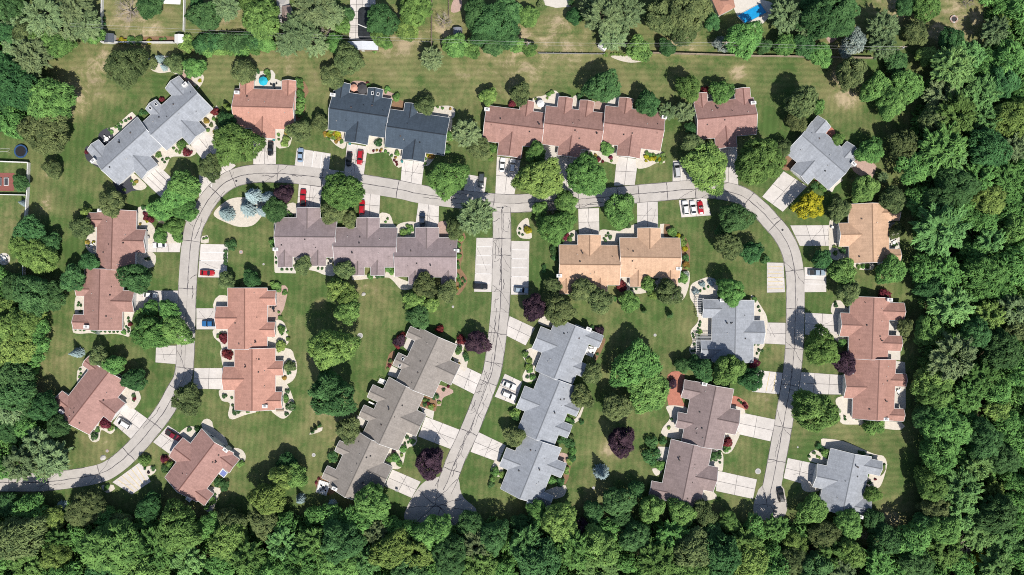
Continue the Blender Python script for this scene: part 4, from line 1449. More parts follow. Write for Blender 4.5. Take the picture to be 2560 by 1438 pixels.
def tree(px, py, rpx, kind, forest=False, hk=1.0):
    """px,py: crown centre seen from above, rpx its reach in image pixels"""
    NT[0] += 1
    i = NT[0]
    name, desc, cat = KIND[kind]
    r = rpx / PPM
    if kind == 'b':
        hc = r * 1.0
    elif kind in 'ck':
        hc = r * 1.8
    else:
        hc = r * 1.25 * hk
    r *= (1 - hc / H)
    x, y = P(px, py, hc)
    t = empty(name, (x, y, 0), R.uniform(0, 6.28))
    k = .14 if forest else .06
    t.scale = (r * R.uniform(1 - k, 1 + k), r * R.uniform(1 - k, 1 + k), r * hk)
    t["category"] = cat
    if forest:
        t["group"] = "trees of the dense woods"
        desc = {'o': "olive brown", 's': "silver green"}.get(kind, desc.replace(" tree", "").replace(" leafy", "").replace(" feathery", "")) + " woodland tree"
        desc = ("tall " if rpx > 44 else ("small " if rpx < 30 else "")) + desc
    else:
        t["group"] = {"tree": "trees in the gardens", "conifer": "conifers in the gardens"}[cat]
        desc = size_word(r) + desc
    want_label(t, px, py, desc)
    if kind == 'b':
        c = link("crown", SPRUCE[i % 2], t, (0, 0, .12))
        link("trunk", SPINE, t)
    elif kind in 'ck':
        c = link("crown", COLUMN[0], t, (0, 0, .05))
        link("trunk", SPINE, t)
    elif kind == 'w':
        c = link("limbs", BARE[i % 2], t)
        setm(c, M["twig"])
        return t
    else:
        if kind in 'sf' or (forest and kind in 'my' and i % 2):
            me = FEATHER[i % 3]
        elif kind in 'vg':
            me = LOOSE[i % 2]
        elif rpx > 31:
            me = FINE[i % 3]
        else:
            me = BROAD[i % 4]
        c = link("crown", me, t, (0, 0, 1.25), R.uniform(0, 6.28))
        link("trunk", TRUNK[i % 2], t)
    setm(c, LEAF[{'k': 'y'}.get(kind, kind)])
    return t


# tile, then kind x y reach (zoomed image tile units)
YARD = """
A1 s 330 110 165 s 560 60 150 s 640 190 125 s 470 210 120 m 690 260 75 d 70 60 110 s 90 160 100 o 200 230 90 m 420 325 105 m 300 320 85
A1 s 250 420 140 s 120 350 100 d 60 250 90 d 110 650 170 s 210 550 105 d 40 500 100 m 370 770 160 d 80 800 80 o 330 990 150 o 395 1265 66 d 160 1370 60
A1 o 945 500 128 w 955 70 88 d 1115 55 85 o 1140 480 42 b 1195 440 38 b 1225 505 30 o 1310 475 72 m 1455 510 74 o 1835 535 84
A1 d 1530 120 105 s 1700 50 105 d 1480 40 55 m 1770 1080 150 d 1700 910 62 k 1690 790 24 k 1715 815 24 m 1380 1395 112 o 1575 1260 84 m 1890 30 90
A2 m 40 150 135 s 430 60 150 s 560 110 110 s 330 230 140 w 540 230 66 s 440 330 100 s 240 330 100 m 80 330 65 m 600 330 75 d 690 110 50 m 650 190 55
A2 d 950 150 108 y 1185 75 118 y 1130 220 88 m 930 280 60 m 965 320 48
A2 d 1650 90 105 d 1790 170 130 d 1700 240 90 d 1880 80 100 d 1870 280 85 m 1500 350 80 m 1610 370 66 m 1440 330 55 d 1780 350 70 w 1405 155 58
A2 o 690 440 100 s 1315 440 86 y 1740 725 62 o 580 580 82 o 1270 790 66 o 330 985 82 o 480 920 58 s 1580 1000 112 o 1670 1110 80 m 1440 1340 128 m 650 1435 138
A3 m 115 130 76 m 35 100 62 m 30 340 62 m 130 370 52 s 680 130 150 s 850 80 140 s 760 270 110 s 590 60 90 d 465 120 56 o 1130 120 135 o 1300 60 150 o 1290 200 120 o 1140 30 90
A3 m 950 370 84 d 1160 360 62 d 1500 170 60 m 1740 290 128 v 1570 330 56 d 1880 350 55 d 680 650 112 d 1010 770 86 m 1320 660 88 s 1170 830 66 s 1290 840 78 d 1340 960 42
A3 m 1570 690 78 o 1350 1075 74 m 180 1150 74 y 210 1340 150 m 560 1320 146 m 710 1120 50 y 1460 1260 152 m 1850 1210 165 o 60 705 74
A4 s 140 120 125 s 85 45 62 d 450 130 170 d 560 50 100 d 350 60 90 s 300 230 95 m 120 340 76 m 390 410 82 d 270 330 82 v 640 320 92 s 860 200 120 s 860 340 105 o 1100 240 86 m 1180 40 105 d 1030 40 70 d 1370 310 92 w 1500 20 42
A4 o 620 545 108 m 810 660 100 m 1040 640 115 m 920 770 105 v 895 640 52 o 260 760 112 m 375 800 48 o 210 900 78 y 1180 420 68 d 960 470 80
A4 m 765 1130 88 m 520 1045 44 m 725 1410 98 o 1010 1100 105 o 100 1110 66 s 860 1330 40
B1 o 830 85 88 o 605 270 76 k 640 150 36 d 665 520 68 d 550 650 84 d 1005 640 112 m 1330 30 105 m 1220 130 86 m 1400 140 76 w 1215 205 38 m 1310 255 66 m 1200 335 52 m 1330 340 36
B1 y 200 430 110 y 320 490 110 d 215 290 98 d 370 390 74 d 250 770 140 d 130 720 100 d 380 780 105 y 130 1000 135 y 120 1180 125 y 240 920 85 y 60 1080 100 d 100 1390 120 y 40 890 90
B1 m 1130 870 56 m 1050 940 56 m 1270 890 76 m 1130 1060 125 m 1310 1040 105 w 1205 970 42 w 1225 1060 50 b 575 1205 48 o 740 1235 66 m 860 1295 76 d 1010 1405 84
B1 b 1690 160 70 b 1850 120 76 b 1890 30 76 b 2010 50 72 b 1960 140 50 o 1695 665 56 d 1885 655 60 b 172 82 30
B2 d 145 140 84 p 215 10 62 o 570 150 88 o 695 205 58 s 1650 180 150 o 1490 275 66 o 350 555 62 c 380 520 22 o 655 590 74 y 610 725 78 y 690 800 82 m 690 900 92 y 570 1170 148
B2 o 1265 705 84 o 1430 750 78 y 1180 820 72 y 1310 845 54 d 1215 935 78 p 1655 1125 88
B3 m 210 130 56 m 400 70 78 m 320 265 105 m 225 215 52 w 280 130 44 m 390 225 74 w 400 160 36 m 805 135 120 d 1680 195 108 o 1620 400 98 d 1790 450 80 d 1590 290 60
B3 o 305 705 62 p 165 875 88 o 350 880 104 o 530 735 90 o 660 815 90 m 880 830 74 m 1020 690 50 o 1175 755 94 c 990 888 20 c 1185 918 26 m 1640 745 104 m 925 1310 152 m 1015 1480 156
B3 m 1620 1330 110 d 1430 1330 78 d 1270 1295 54 d 1360 1280 56 o 600 1365 72 d 1790 1400 84
B4 g 310 110 98 o 530 135 76 d 400 510 64 m 560 600 92 m 920 590 94 o 600 755 84 o 930 50 88 m 720 10 62 o 965 290 58 o 1025 1010 58 y 400 1160 122 p 570 1275 84
C1 o 1400 125 106 s 150 600 135 s 400 560 140 s 280 440 110 s 345 610 100 d 120 80 130 s 80 190 120 d 170 200 80 d 60 350 100 d 330 180 100 d 440 330 80
C1 o 640 940 135 y 370 1040 108 b 450 930 48 d 60 905 90 o 900 1060 85 o 1740 1040 96 d 1120 930 90
C2 d 565 90 165 o 690 350 84 m 870 900 126 p 1300 600 108 o 60 1050 105 y 210 700 84 m 305 700 80 y 90 860 118 b 330 870 44 b 570 905 36 c 420 365 15 c 442 340 15 c 472 318 15 d 230 590 62
C3 o 790 180 102 p 820 440 108 b 672 672 68 o 525 105 80 o 20 400 76 m 180 950 70 y 360 1050 138 p 530 1085 62 d 610 960 78 d 800 890 108 m 1040 940 98 m 1270 970 98 o 1440 980 84 m 1620 1040 80 d 930 790 62 d 820 1010 80
C4 m 350 210 150 m 330 950 100 m 600 1060 100 d 790 1030 78 y 780 830 60 w 1475 1190 92 g 1560 1310 62 g 235 1390 36 w 740 1140 40 y 200 1200 95 o 430 1130 105
"""
TALL = {(t, x): h for t, x, h in (('B2', '610', 1.55), ('B2', '690', 1.5), ('B2', '570', 1.5), ('C2', '565', 1.45), ('A2', '650', 1.4), ('A3', '680', 1.3), ('B2', '1650', 1.3), ('B3', '925', .95), ('B3', '1015', .9),
                               ('C2', '210', 1.4), ('C2', '305', 1.4), ('C2', '90', 1.3), ('A4', '260', 1.5), ('A4', '620', 1.5), ('A3', '1320', 1.4), ('C4', '350', 1.3), ('B4', '400', 1.4), ('B3', '1680', 1.3), ('A3', '1460', .85), ('C1', '640', .85), ('C1', '450', .75), ('C1', '60', .75), ('C1', '370', .85), ('B3', '1620', 1.3))}
for ln in YARD.strip().splitlines():
    w_ = ln.split()
    for k in range(1, len(w_), 4):
        px_, py_ = T(w_[0], float(w_[k + 1]), float(w_[k + 2]))
        tree(px_, py_, float(w_[k + 3]) / Z, w_[k], False, TALL.get((w_[0], w_[k + 1]), R.uniform(1.0, 1.28)))

# the woods: the trees that stand out, then the rest at their usual spacing
WOOD = """
A4 d 1370 500 150 s 1700 230 110 y 1760 160 70 m 1500 420 120 m 1300 700 130 d 1450 640 120 m 1600 700 130 d 1750 620 120 m 1400 860 150 o 1250 900 110 m 1640 900 120 d 1830 880 130 m 1300 1120 190 f 1340 1190 150 d 1650 1120 140 s 1830 1100 110 m 1560 1330 130 d 1400 1380 140 m 1780 1330 130
B4 f 1290 270 225 d 1280 60 130 m 1650 60 120 f 1660 370 115 m 1850 280 100 m 1330 600 130 f 1370 850 165 d 1230 720 110 m 1620 620 140 y 1650 930 110 s 1830 880 120 d 1550 1050 120 m 1200 1030 110 s 1380 1230 175 d 1750 1180 140 m 1600 1380 130 d 1240 1400 130 o 1850 1030 80
C4 m 1250 80 130 d 1180 250 100 m 1330 330 150 d 1600 420 140 y 1720 200 80 m 1480 100 130 m 1280 520 130 m 1560 620 120 d 1750 560 120 f 1440 780 140 m 1230 760 110 y 1680 800 90 o 1250 930 100 m 1450 980 120 d 1700 980 140 m 1580 1130 120 m 1300 1080 120 d 1190 1050 100 m 1780 1180 120 m 1320 1240 130 d 1110 1350 120 m 1700 1370 120
C1 o 130 1150 165 m 430 1170 100 y 420 1280 120 m 200 1370 130 m 850 1230 200 m 1150 1260 180 m 1330 1090 140 m 760 1390 130 m 1080 1400 150 m 1400 1330 140 y 1720 1180 130 m 1850 1300 150
C2 m 200 1200 120 m 430 1180 120 m 640 1180 150 m 330 1340 150 m 620 1360 150 s 900 1120 100 y 1000 1250 140 m 830 1330 130 m 1330 1120 150 y 1200 1260 130 m 1450 1290 140 s 1640 1220 130 m 1780 1150 120 m 1680 1370 140 m 1150 1390 130 d 1620 1060 100
C3 m 100 1180 130 d 80 1060 80 m 200 1350 150 m 480 1250 150 m 650 1230 140 m 640 1390 150 m 920 1150 120 m 1200 1150 130 o 1350 1250 140 m 1080 1330 150 m 1320 1400 130 m 1560 1300 150 d 1480 1170 110 m 1750 1220 130 y 1780 1330 120
C4 m 60 1080 100 o 180 1330 100 m 480 1290 120 y 620 1270 110 m 350 1380 120 d 880 1180 110 m 830 1340 120 s 560 1400 110
"""
placed = []
for ln in WOOD.strip().splitlines():
    w_ = ln.split()
    for k in range(1, len(w_), 4):
        px_, py_ = T(w_[0], float(w_[k + 1]), float(w_[k + 2]))
        r_ = float(w_[k + 3]) / Z
        kd = w_[k]
        if kd in 'md' and R.random() < .5:
            kd = R.choice("ffysf" if px_ > 2200 else "mdfd")
        tree(px_, py_, r_, kd, True, R.uniform(1.05, 1.4))
        placed.append((px_, py_, r_))
for ln in YARD.strip().splitlines():
    w_ = ln.split()
    for k in range(1, len(w_), 4):
        placed.append((*T(w_[0], float(w_[k + 1]), float(w_[k + 2])), float(w_[k + 3]) / Z))

fill = []
for poly in WOODS:
    x0, x1 = min(p[0] for p in poly), max(p[0] for p in poly)
    y0, y1 = min(p[1] for p in poly), max(p[1] for p in poly)
    for _ in range(5000):
        p = (R.uniform(x0, x1), R.uniform(y0, y1))
        if not inside(p, poly):
            continue
        r_ = R.uniform(24, 44)
        if all(math.hypot(p[0] - q[0], p[1] - q[1]) > 0.72 * (r_ + q[2]) * (.9 if q[2] < 30 else 1) for q in placed):
            placed.append((*p, r_))
            fill.append((*p, r_))
fill.sort(key=lambda q: -q[2])
BUDGET = max(0, 298 - sum(1 for o in bpy.data.objects if o.get("category") == "tree"))
for px_, py_, r_ in fill[:BUDGET]:
    tree(px_, py_, r_, R.choice("mffffssyyo" if px_ > 2150 else "mmmffdddso"), True, R.uniform(1.0, 1.3))


def mass(name, items, proto, leaf, keepn):
    """many small trees read as one mass: one mesh"""
    src = proto
    n = len(src.vertices)
    co = np.empty(n * 3, np.float32)
    src.vertices.foreach_get("co", co)
    co = co.reshape(-1, 4, 3)
    ti = np.empty(n, np.float32)
    src.attributes["tint"].data.foreach_get("value", ti)
    ti = ti.reshape(-1, 4)[:, 0]
    V, Tn = [], []
    for x, y, z, sx, sz in items:
        k = rng.choice(len(co), min(keepn, len(co)), replace=False)
        a = rng.uniform(0, 6.28)
        q = co[k].copy()
        c_, s_ = math.cos(a), math.sin(a)
        X = q[..., 0] * c_ - q[..., 1] * s_
        Y = q[..., 0] * s_ + q[..., 1] * c_
        q = np.stack([X * sx + x, Y * sx + y, q[..., 2] * sz + z], -1)
        V.append(q)
        Tn.append(ti[k])
    v = np.vstack(V).reshape(-1, 3)
    N = len(v) // 4
    me = bpy.data.meshes.new(name)
    me.vertices.add(len(v))
    me.vertices.foreach_set("co", v.astype(np.float32).ravel())
    me.loops.add(4 * N)
    me.loops.foreach_set("vertex_index", np.arange(4 * N, dtype=np.int32))
    me.polygons.add(N)
    me.polygons.foreach_set("loop_start", np.arange(0, 4 * N, 4, dtype=np.int32))
    me.update(calc_edges=True)
    at = me.attributes.new("tint", 'FLOAT', 'POINT')
    at.data.foreach_set("value", np.repeat(np.concatenate(Tn), 4).astype(np.float32))
    me.materials.append(LEAF[leaf])
    return link(name, me)


rest = fill[BUDGET:]
if rest:
    it = []
    for px_, py_, r_ in rest:
        r = r_ / PPM
        x, y = P(px_, py_, r * 1.4)
        it.append((x, y, r * 1.4, r, r * 1.15))
    o = mass("woodland", it, BROAD[1], 'm', 1600)
    tag(o, "smaller trees filling the dense woods along the edges", "woods", None, "stuff")
# undergrowth between the trunks
it = []
for poly in WOODS:
    x0, x1 = min(p[0] for p in poly), max(p[0] for p in poly)
    y0, y1 = min(p[1] for p in poly), max(p[1] for p in poly)
    n = int((x1 - x0) * (y1 - y0) / 380)
    for _ in range(n):
        p = (R.uniform(x0, x1), R.uniform(y0, y1))
        if inside(p, poly):
            s = R.uniform(1.0, 3.4)
            it.append((*P(*p, 1), s * .6, s, s * R.uniform(.7, 1.5)))
o = mass("undergrowth", it, SHRUB[0], 'm', 170)
tag(o, "low dark undergrowth on the floor of the woods", "undergrowth", None, "stuff")

# ------------------------------------------------------------------ shrubs one can see singly
SHRUBS = """
A1 G 1360 1087 32 R 1395 1142 28 G 1185 1162 20 H 1545 905 20 R 1610 838 28 O 1580 935 14 G 1600 890 13 G 1555 975 14 H 1605 990 13 R 1430 1140 12 G 1345 1140 12 G 1320 1130 10 G 1300 1110 10 G 1245 1190 10 D 1215 1195 9 D 1232 1215 9 G 1260 1185 8
A1 D 965 890 10 D 940 905 10 G 910 915 10 G 885 935 10 R 980 885 9 G 865 952 10 D 895 958 16 G 835 990 13 D 815 970 9 R 1210 742 18 L 1005 1375 14 H 1020 1360 14 L 930 1420 12 G 985 1355 10 D 1355 548 12 Y 1495 605 12 G 1475 650 9 R 645 1140 14 Y 175 985 28
A1 Y 905 305 22 Y 935 310 18 G 980 300 26 G 1040 305 30 Y 1115 310 20 G 1205 295 12 G 1235 290 10 L 1400 290 34 L 1400 345 42 G 1425 335 24 L 1360 340 26 D 1060 840 18 G 1050 862 12 D 1090 845 14
A1 D 775 140 14 D 778 180 14 D 775 225 13
A2 D 10 535 16 G 85 545 22 G 90 580 20 G 320 620 32 G 345 660 12 G 330 700 28 G 335 740 30 G 320 790 30 G 335 800 30 G 320 850 24 H 225 995 14 L 225 1040 26 L 215 1075 24 G 168 1010 11 G 170 1045 9
A2 H 520 1005 18 Y 545 1010 20 L 560 985 22 H 585 1000 18 Y 610 1010 24 L 580 1030 18 H 620 1030 20 G 640 1060 14 H 600 1060 14 G 545 1040 12 D 918 1068 27 G 970 1135 12 G 1055 1145 18 R 880 1130 9 H 905 1125 8 R 930 1130 8 H 940 1120 7 G 990 1150 9 G 1015 1165 10 H 1045 1180 9 R 1035 1200 8 R 1050 1215 8 R 1055 1232 9 H 1315 1170 22 Y 1290 1160 14 G 1270 1190 9 G 1268 1225 10
A2 G 845 640 16 R 835 620 9 G 985 665 20 G 1050 725 26 G 970 690 10 G 1360 803 9 G 1395 810 10 H 1455 815 8 G 1440 1005 26 G 1445 1030 24 D 1430 1110 26 G 1430 1140 20 G 1770 1110 32 L 1735 1150 26 L 1760 1190 18 O 1755 1180 14 G 890 385 14
A3 R 5 775 28 D 15 800 14 G 275 705 16 G 300 690 16 L 180 740 10 L 265 735 9 D 505 725 20 R 1450 678 32 O 1465 1085 36 G 590 1160 16 R 640 1195 22 H 625 1165 12 R 740 1180 14 R 600 1185 12 G 560 1145 11 G 745 1205 10 R 680 1210 10
A3 G 1010 1145 14 Y 1005 1175 17 G 1035 1160 14 Y 1035 1190 16 G 1060 1160 12 Y 1065 1185 16 G 1085 1175 12 L 1130 1160 16 Y 1105 1195 14 L 1135 1190 18 G 1100 1165 12 L 1115 1215 12 G 1085 1205 12 Y 1005 1205 10
A3 L 745 405 10 L 765 405 10 L 785 407 10 L 805 408 10 L 825 410 10 L 845 412 10 L 700 410 16 O 215 25 26 D 440 20 20 D 1375 405 9 G 1125 1040 10 R 1130 1030 8
A4 R 110 1215 14 R 125 1235 12 O 375 1365 16 D 350 1390 26 G 400 1400 20 G 420 1420 18 O 610 1300 26 R 360 1360 10
B1 D 1075 118 16 R 1085 165 16 R 1095 200 18 R 1130 210 20 Y 1100 215 14 H 1050 240 9 R 1195 330 22 H 655 378 16 Y 700 375 10 G 670 400 10 D 590 830 8 D 605 850 8 D 583 850 7 D 600 895 9 R 975 992 14 G 925 1050 18 D 960 945 7 D 965 970 7 D 945 1010 6 D 962 1045 7 D 960 1025 7 D 565 1030 8 D 600 1032 7 D 630 1035 6 D 690 1040 10 D 715 1045 12 W 735 1050 16 D 755 1040 9 D 785 1043 9 D 820 1045 8 D 850 1047 7 D 880 1045 7
B1 D 1728 395 38 R 1675 1095 34 R 1705 1215 36 G 1635 1080 14 G 1650 1060 9 O 1110 500 12 D 1090 500 8 G 1545 345 10 G 1525 350 8 D 1300 300 8 G 600 1330 8 G 605 1360 9 G 595 1385 8 D 1310 95 12 D 1690 445 14 D 1688 475 14 D 1687 505 14 D 1688 535 14
B2 G 155 715 32 L 125 690 20 G 215 755 18 G 180 940 14 G 170 900 10 G 190 1030 26 L 240 1100 14 L 185 1155 38 O 255 1305 38 D 245 1355 14 H 212 1395 16 G 235 1050 8 D 195 1065 8 L 1535 350 22 G 1515 400 18 D 1515 440 16 G 1520 480 18 G 1505 530 16 D 1510 560 16 G 1505 630 18 G 1520 660 14 D 1550 650 11 D 1565 670 10 G 1530 685 10 D 1545 690 10 H 1510 720 10 D 1527 708 10 G 1505 740 9
B2 R 1375 1028 28 R 1535 1105 32 P 1075 1115 40 R 1060 1145 26 R 1090 1085 28 D 1515 1180 26 G 1515 1195 22 D 1570 1225 20 D 1575 1248 18 H 1520 1285 10 D 1005 1265 14 R 1000 1300 12 G 985 1320 9 G 130 375 28 D 130 410 20 G 1105 300 28 G 1155 280 24 D 1145 300 16 L 1135 255 14 D 265 180 18 G 245 150 10 G 855 630 22 D 907 635 13 D 930 633 12 D 952 633 12 D 195 580 10 D 232 580 9 D 265 580 7 D 465 572 8 D 495 575 7 G 990 580 22 G 1015 600 18 G 1020 575 14 O 585 540 16 D 150 490 8 D 152 530 8 G 970 225 7 G 985 200 6
B3 Y 118 285 26 G 320 375 26 D 315 450 24 D 310 420 22 D 320 490 22 D 240 560 16 D 240 590 14 R 395 345 18 G 430 350 18 D 450 325 12 R 415 325 14 G 345 358 14 G 380 365 12 R 815 695 36 R 830 720 24 G 1200 305 32 Y 1240 330 20 L 1275 348 20 L 1285 385 22 Y 1295 425 20 D 1302 495 24 H 1305 545 22 L 1310 560 18 G 1275 640 36 W 1300 620 24 D 1290 670 16 G 1265 560 14 D 700 365 10 D 735 340 14 D 720 310 9 G 705 330 9 D 690 350 8 D 870 255 18 D 895 725 9 D 930 728 9 D 1010 660 20 G 1030 740 24 L 1055 780 26 D 60 275 9 D 55 310 8 D 80 320 8 D 745 790 16 G 770 800 16
B3 B 1425 690 20 B 1497 675 24 B 1375 745 22 D 1470 710 8 D 1410 740 8 D 1440 725 6 D 1410 975 10 D 1405 1000 10 D 1395 1025 9 D 1385 1050 8 L 1410 1050 16 D 1355 1065 8 D 1360 1085 7 D 1395 1085 14 D 1365 1140 7 D 1345 1190 9 D 1365 1190 9 D 1845 860 9 D 1855 890 9 D 1850 1185 11 R 1815 1290 34 D 1835 1210 7 D 1875 1190 7 G 1815 805 18 D 1815 1142 7 D 1845 1143 7 D 1465 1265 10
B3 G 100 1215 22 L 130 1260 22 L 125 1310 24 G 135 1335 22 G 155 1385 20 D 115 1385 12 L 130 1300 18 D 600 1015 14 P 660 1045 30 P 640 1030 20 D 640 1215 10 D 1898 507 28
B4 L 535 410 16 G 505 455 16 D 560 440 20 G 680 560 16 G 710 555 16 D 745 560 14 G 745 550 14 L 500 410 12 R 870 780 44 D 510 850 14 D 505 830 10 G 555 1130 28 D 600 1010 8 D 960 395 12 G 935 400 8
C1 D 705 397 26 L 820 335 22 R 790 300 36 R 765 280 22 H 755 310 14 G 730 355 14 D 733 335 10 D 720 360 8 D 868 338 9 R 1005 115 14 D 1000 95 14 D 1000 130 9 G 1000 40 12 G 800 775 18 G 790 790 14 D 1145 640 16 P 1110 668 10 D 1085 640 8 G 1080 580 40 R 1230 567 24 H 1245 595 12 G 1270 610 24 D 1240 640 30 D 1475 345 18 D 1415 348 16 D 1680 98 16 D 1735 110 8 D 1740 165 8 D 1765 215 24 G 1855 210 14 L 1930 215 14 G 1800 600 26 D 1640 745 34 D 1680 765 32 D 1675 790 22 G 1590 880 26 G 1545 930 20 D 1610 835 9 G 1560 910 12 L 1430 225 26
C2 D 235 60 16 G 225 105 18 G 225 130 18 D 260 175 32 D 228 232 14 D 1405 50 12 R 1440 25 10 D 1265 160 16 R 1290 155 14 P 1275 150 10 D 1290 130 10 L 1310 180 20 D 1340 100 24 H 1330 170 12 L 1370 145 14 G 1265 125 14 D 1130 405 14 D 1115 450 9 D 1140 445 8 G 1170 435 20 G 1100 495 26 G 1105 485 18 L 1090 540 12 P 1032 510 14 G 1040 560 30 G 1000 570 24 G 1075 605 22 L 1020 545 14 D 575 550 36 G 560 575 18 R 450 745 10 R 470 715 9 H 540 830 8 G 1790 660 30 L 1845 685 22 G 1770 720 20 D 1760 760 22
C3 P 1195 5 34 R 1615 445 34 G 1610 490 26 D 1530 550 32 D 1510 540 22 D 1493 572 11 D 1555 520 12 D 1557 595 8 D 1130 430 26 G 1120 440 18 D 1045 440 42 D 1045 545 56 G 1060 500 34 G 1110 615 34 G 1065 605 26 L 1175 335 12 D 1195 270 10 D 380 420 34 D 430 450 34 G 455 510 28 D 450 560 26 L 430 590 22 G 300 730 30 D 360 740 30 L 405 640 20 G 410 670 16 L 20 225 34 D 30 260 24 O 440 400 20 D 520 290 18 G 420 280 24 D 450 290 18 R 1740 160 14 R 1755 180 12 D 1700 130 10 D 1715 145 9
C4 D 345 522 12 D 310 550 10 D 380 470 20 G 435 530 32 D 415 500 20 L 370 550 9 L 385 558 9 D 690 520 14 D 715 525 14 D 770 550 12 D 873 610 8 R 805 720 8 D 578 270 8 D 575 250 5 G 800 320 68 D 740 300 26 D 760 745 14 G 750 690 9
"""
NS = 0
for ln in SHRUBS.strip().splitlines():
    w_ = ln.split()
    for k in range(1, len(w_), 4):
        col, lk = SHRUBKIND[w_[k]]
        px_, py_ = T(w_[0], float(w_[k + 1]), float(w_[k + 2]))
        r = max(float(w_[k + 3]), 9) * 1.04 / Z / PPM
        NS += 1
        ball = w_[k] in "DB" and r > .5
        me = BALL[0] if ball else SHRUB[NS % 3]
        x, y = P(px_, py_, r * .8)
        tiny = r < .62
        nm, cat, grp = ("coloured_shrub", "coloured shrub", "coloured shrubs in the beds") if w_[k] in "YHRWP" else (("clipped_bush", "clipped bush", "clipped bushes in the beds") if w_[k] == "D" else ("shrub", "shrub", "garden shrubs around the houses"))  # all are garden shrubs; name and category split by leaf colour
        o = link(nm, me, None, (x, y, .72 * r), R.uniform(0, 6.28), (r, r, r * R.uniform(.8, 1.05)))
        setm(o, LEAF[lk])
        tag(o, None, cat, grp)
        want_label(o, px_, py_, ("tiny " if r < .55 else ("large " if r > 1.3 else "")) + col + " " + cat)

# clipped hedge behind the north fence line: a row of separate bushes
for k in range(13):
    px_, py_ = T('A1', 1500 + k * 36, 322 + R.uniform(-12, 12))
    r = R.uniform(19, 24) / PPM
    x, y = P(px_, py_, 2)
    o = link("hedge_bush", SHRUB[k % 3], None, (x, y, r * .75), R.uniform(0, 6), (r, r, r))
    setm(o, LEAF['d'])
    tag(o, None, "shrub", "bushes of the hedge along the north lawn")
    want_label(o, px_, py_, "dense dark hedge bush")
for k in range(5):
    for dy in (1, ):
        px_, py_ = T('A1', 1560 + k * 85, 372 + R.uniform(-8, 4))
        r = R.uniform(14, 18) / PPM
        x, y = P(px_, py_, 1)
        o = link("hedge_bush", SHRUB[k % 3], None, (x, y, r * .75), R.uniform(0, 6), (r, r, r))
        setm(o, LEAF['m'])
        tag(o, None, "shrub", "bushes of the hedge along the north lawn")
        want_label(o, px_, py_, "low green hedge bush")

# ------------------------------------------------------------------ vehicles
CARPAINT = {
    'black': mat("black_paint", (0.014, 0.015, 0.018), 0.22, spec=.6), 'red': mat("red_paint", (0.42, 0.012, 0.022), 0.25, spec=.6), 'dark red': mat("dark_red_paint", (0.2, 0.012, 0.03), 0.25, spec=.6),
    'white': mat("white_paint", (0.78, 0.78, 0.78), 0.25, spec=.6), 'pale blue': mat("pale_blue_paint", (0.27, 0.37, 0.5), 0.25, spec=.6), 'dark grey': mat("dark_grey_paint", (0.06, 0.075, 0.085), 0.25, spec=.6),
    'navy': mat("navy_paint", (0.02, 0.033, 0.06), 0.25, spec=.6), 'blue': mat("blue_paint", (0.03, 0.14, 0.34), 0.25, spec=.6), 'silver blue': mat("silver_blue_paint", (0.3, 0.38, 0.46), 0.25, spec=.6), 'silver': mat("silver_paint", (0.5, 0.51, 0.53), 0.25, spec=.6),
}
ST = {  # stations: x, half width, top of body
    'saloon': [(-2.38, .62, .62), (-2.32, .78, .82), (-2.05, .87, .98), (-1.5, .9, 1.0), (0, .92, 1.0), (1.0, .91, .97), (1.75, .88, .86), (2.15, .80, .74), (2.34, .62, .58)],
    'suv': [(-2.35, .74, .7), (-2.3, .86, 1.02), (-1.9, .92, 1.1), (0, .94, 1.1), (1.05, .93, 1.08), (1.8, .91, 1.0), (2.2, .84, .88), (2.36, .68, .66)],
    'pickup': [(-2.75, .82, .85), (-2.68, .93, 1.05), (-1.2, .95, 1.06), (.2, .95, 1.08), (1.4, .94, 1.08), (2.2, .92, 1.0), (2.6, .86, .9), (2.74, .72, .7)],
    'van': [(-2.5, .82, .8), (-2.45, .93, 1.1), (-1.5, .96, 1.14), (0, .96, 1.14), (1.2, .95, 1.08), (1.9, .92, .92), (2.3, .84, .78), (2.46, .66, .62)],
    'convertible': [(-2.2, .6, .6), (-2.1, .78, .84), (-1.7, .86, .95), (-.9, .88, .95), (.6, .88, .93), (1.5, .86, .82), (1.95, .78, .7), (2.2, .58, .52)],
}
CAB = {  # base x0,x1, half width, z; roof x0,x1, half width, z
    'saloon': (-1.85, .95, .82, .97, -1.1, .15, .66, 1.44), 'suv': (-2.2, 1.0, .86, 1.07, -1.85, .25, .72, 1.68), 'pickup': (-1.05, 1.25, .86, 1.05, -.75, .55, .74, 1.72),
    'van': (-2.35, 1.55, .9, 1.1, -2.1, .6, .76, 1.78), 'convertible': (-.75, .65, .76, .92, -.45, .2, .62, 1.2),
}
CARMESH = {}


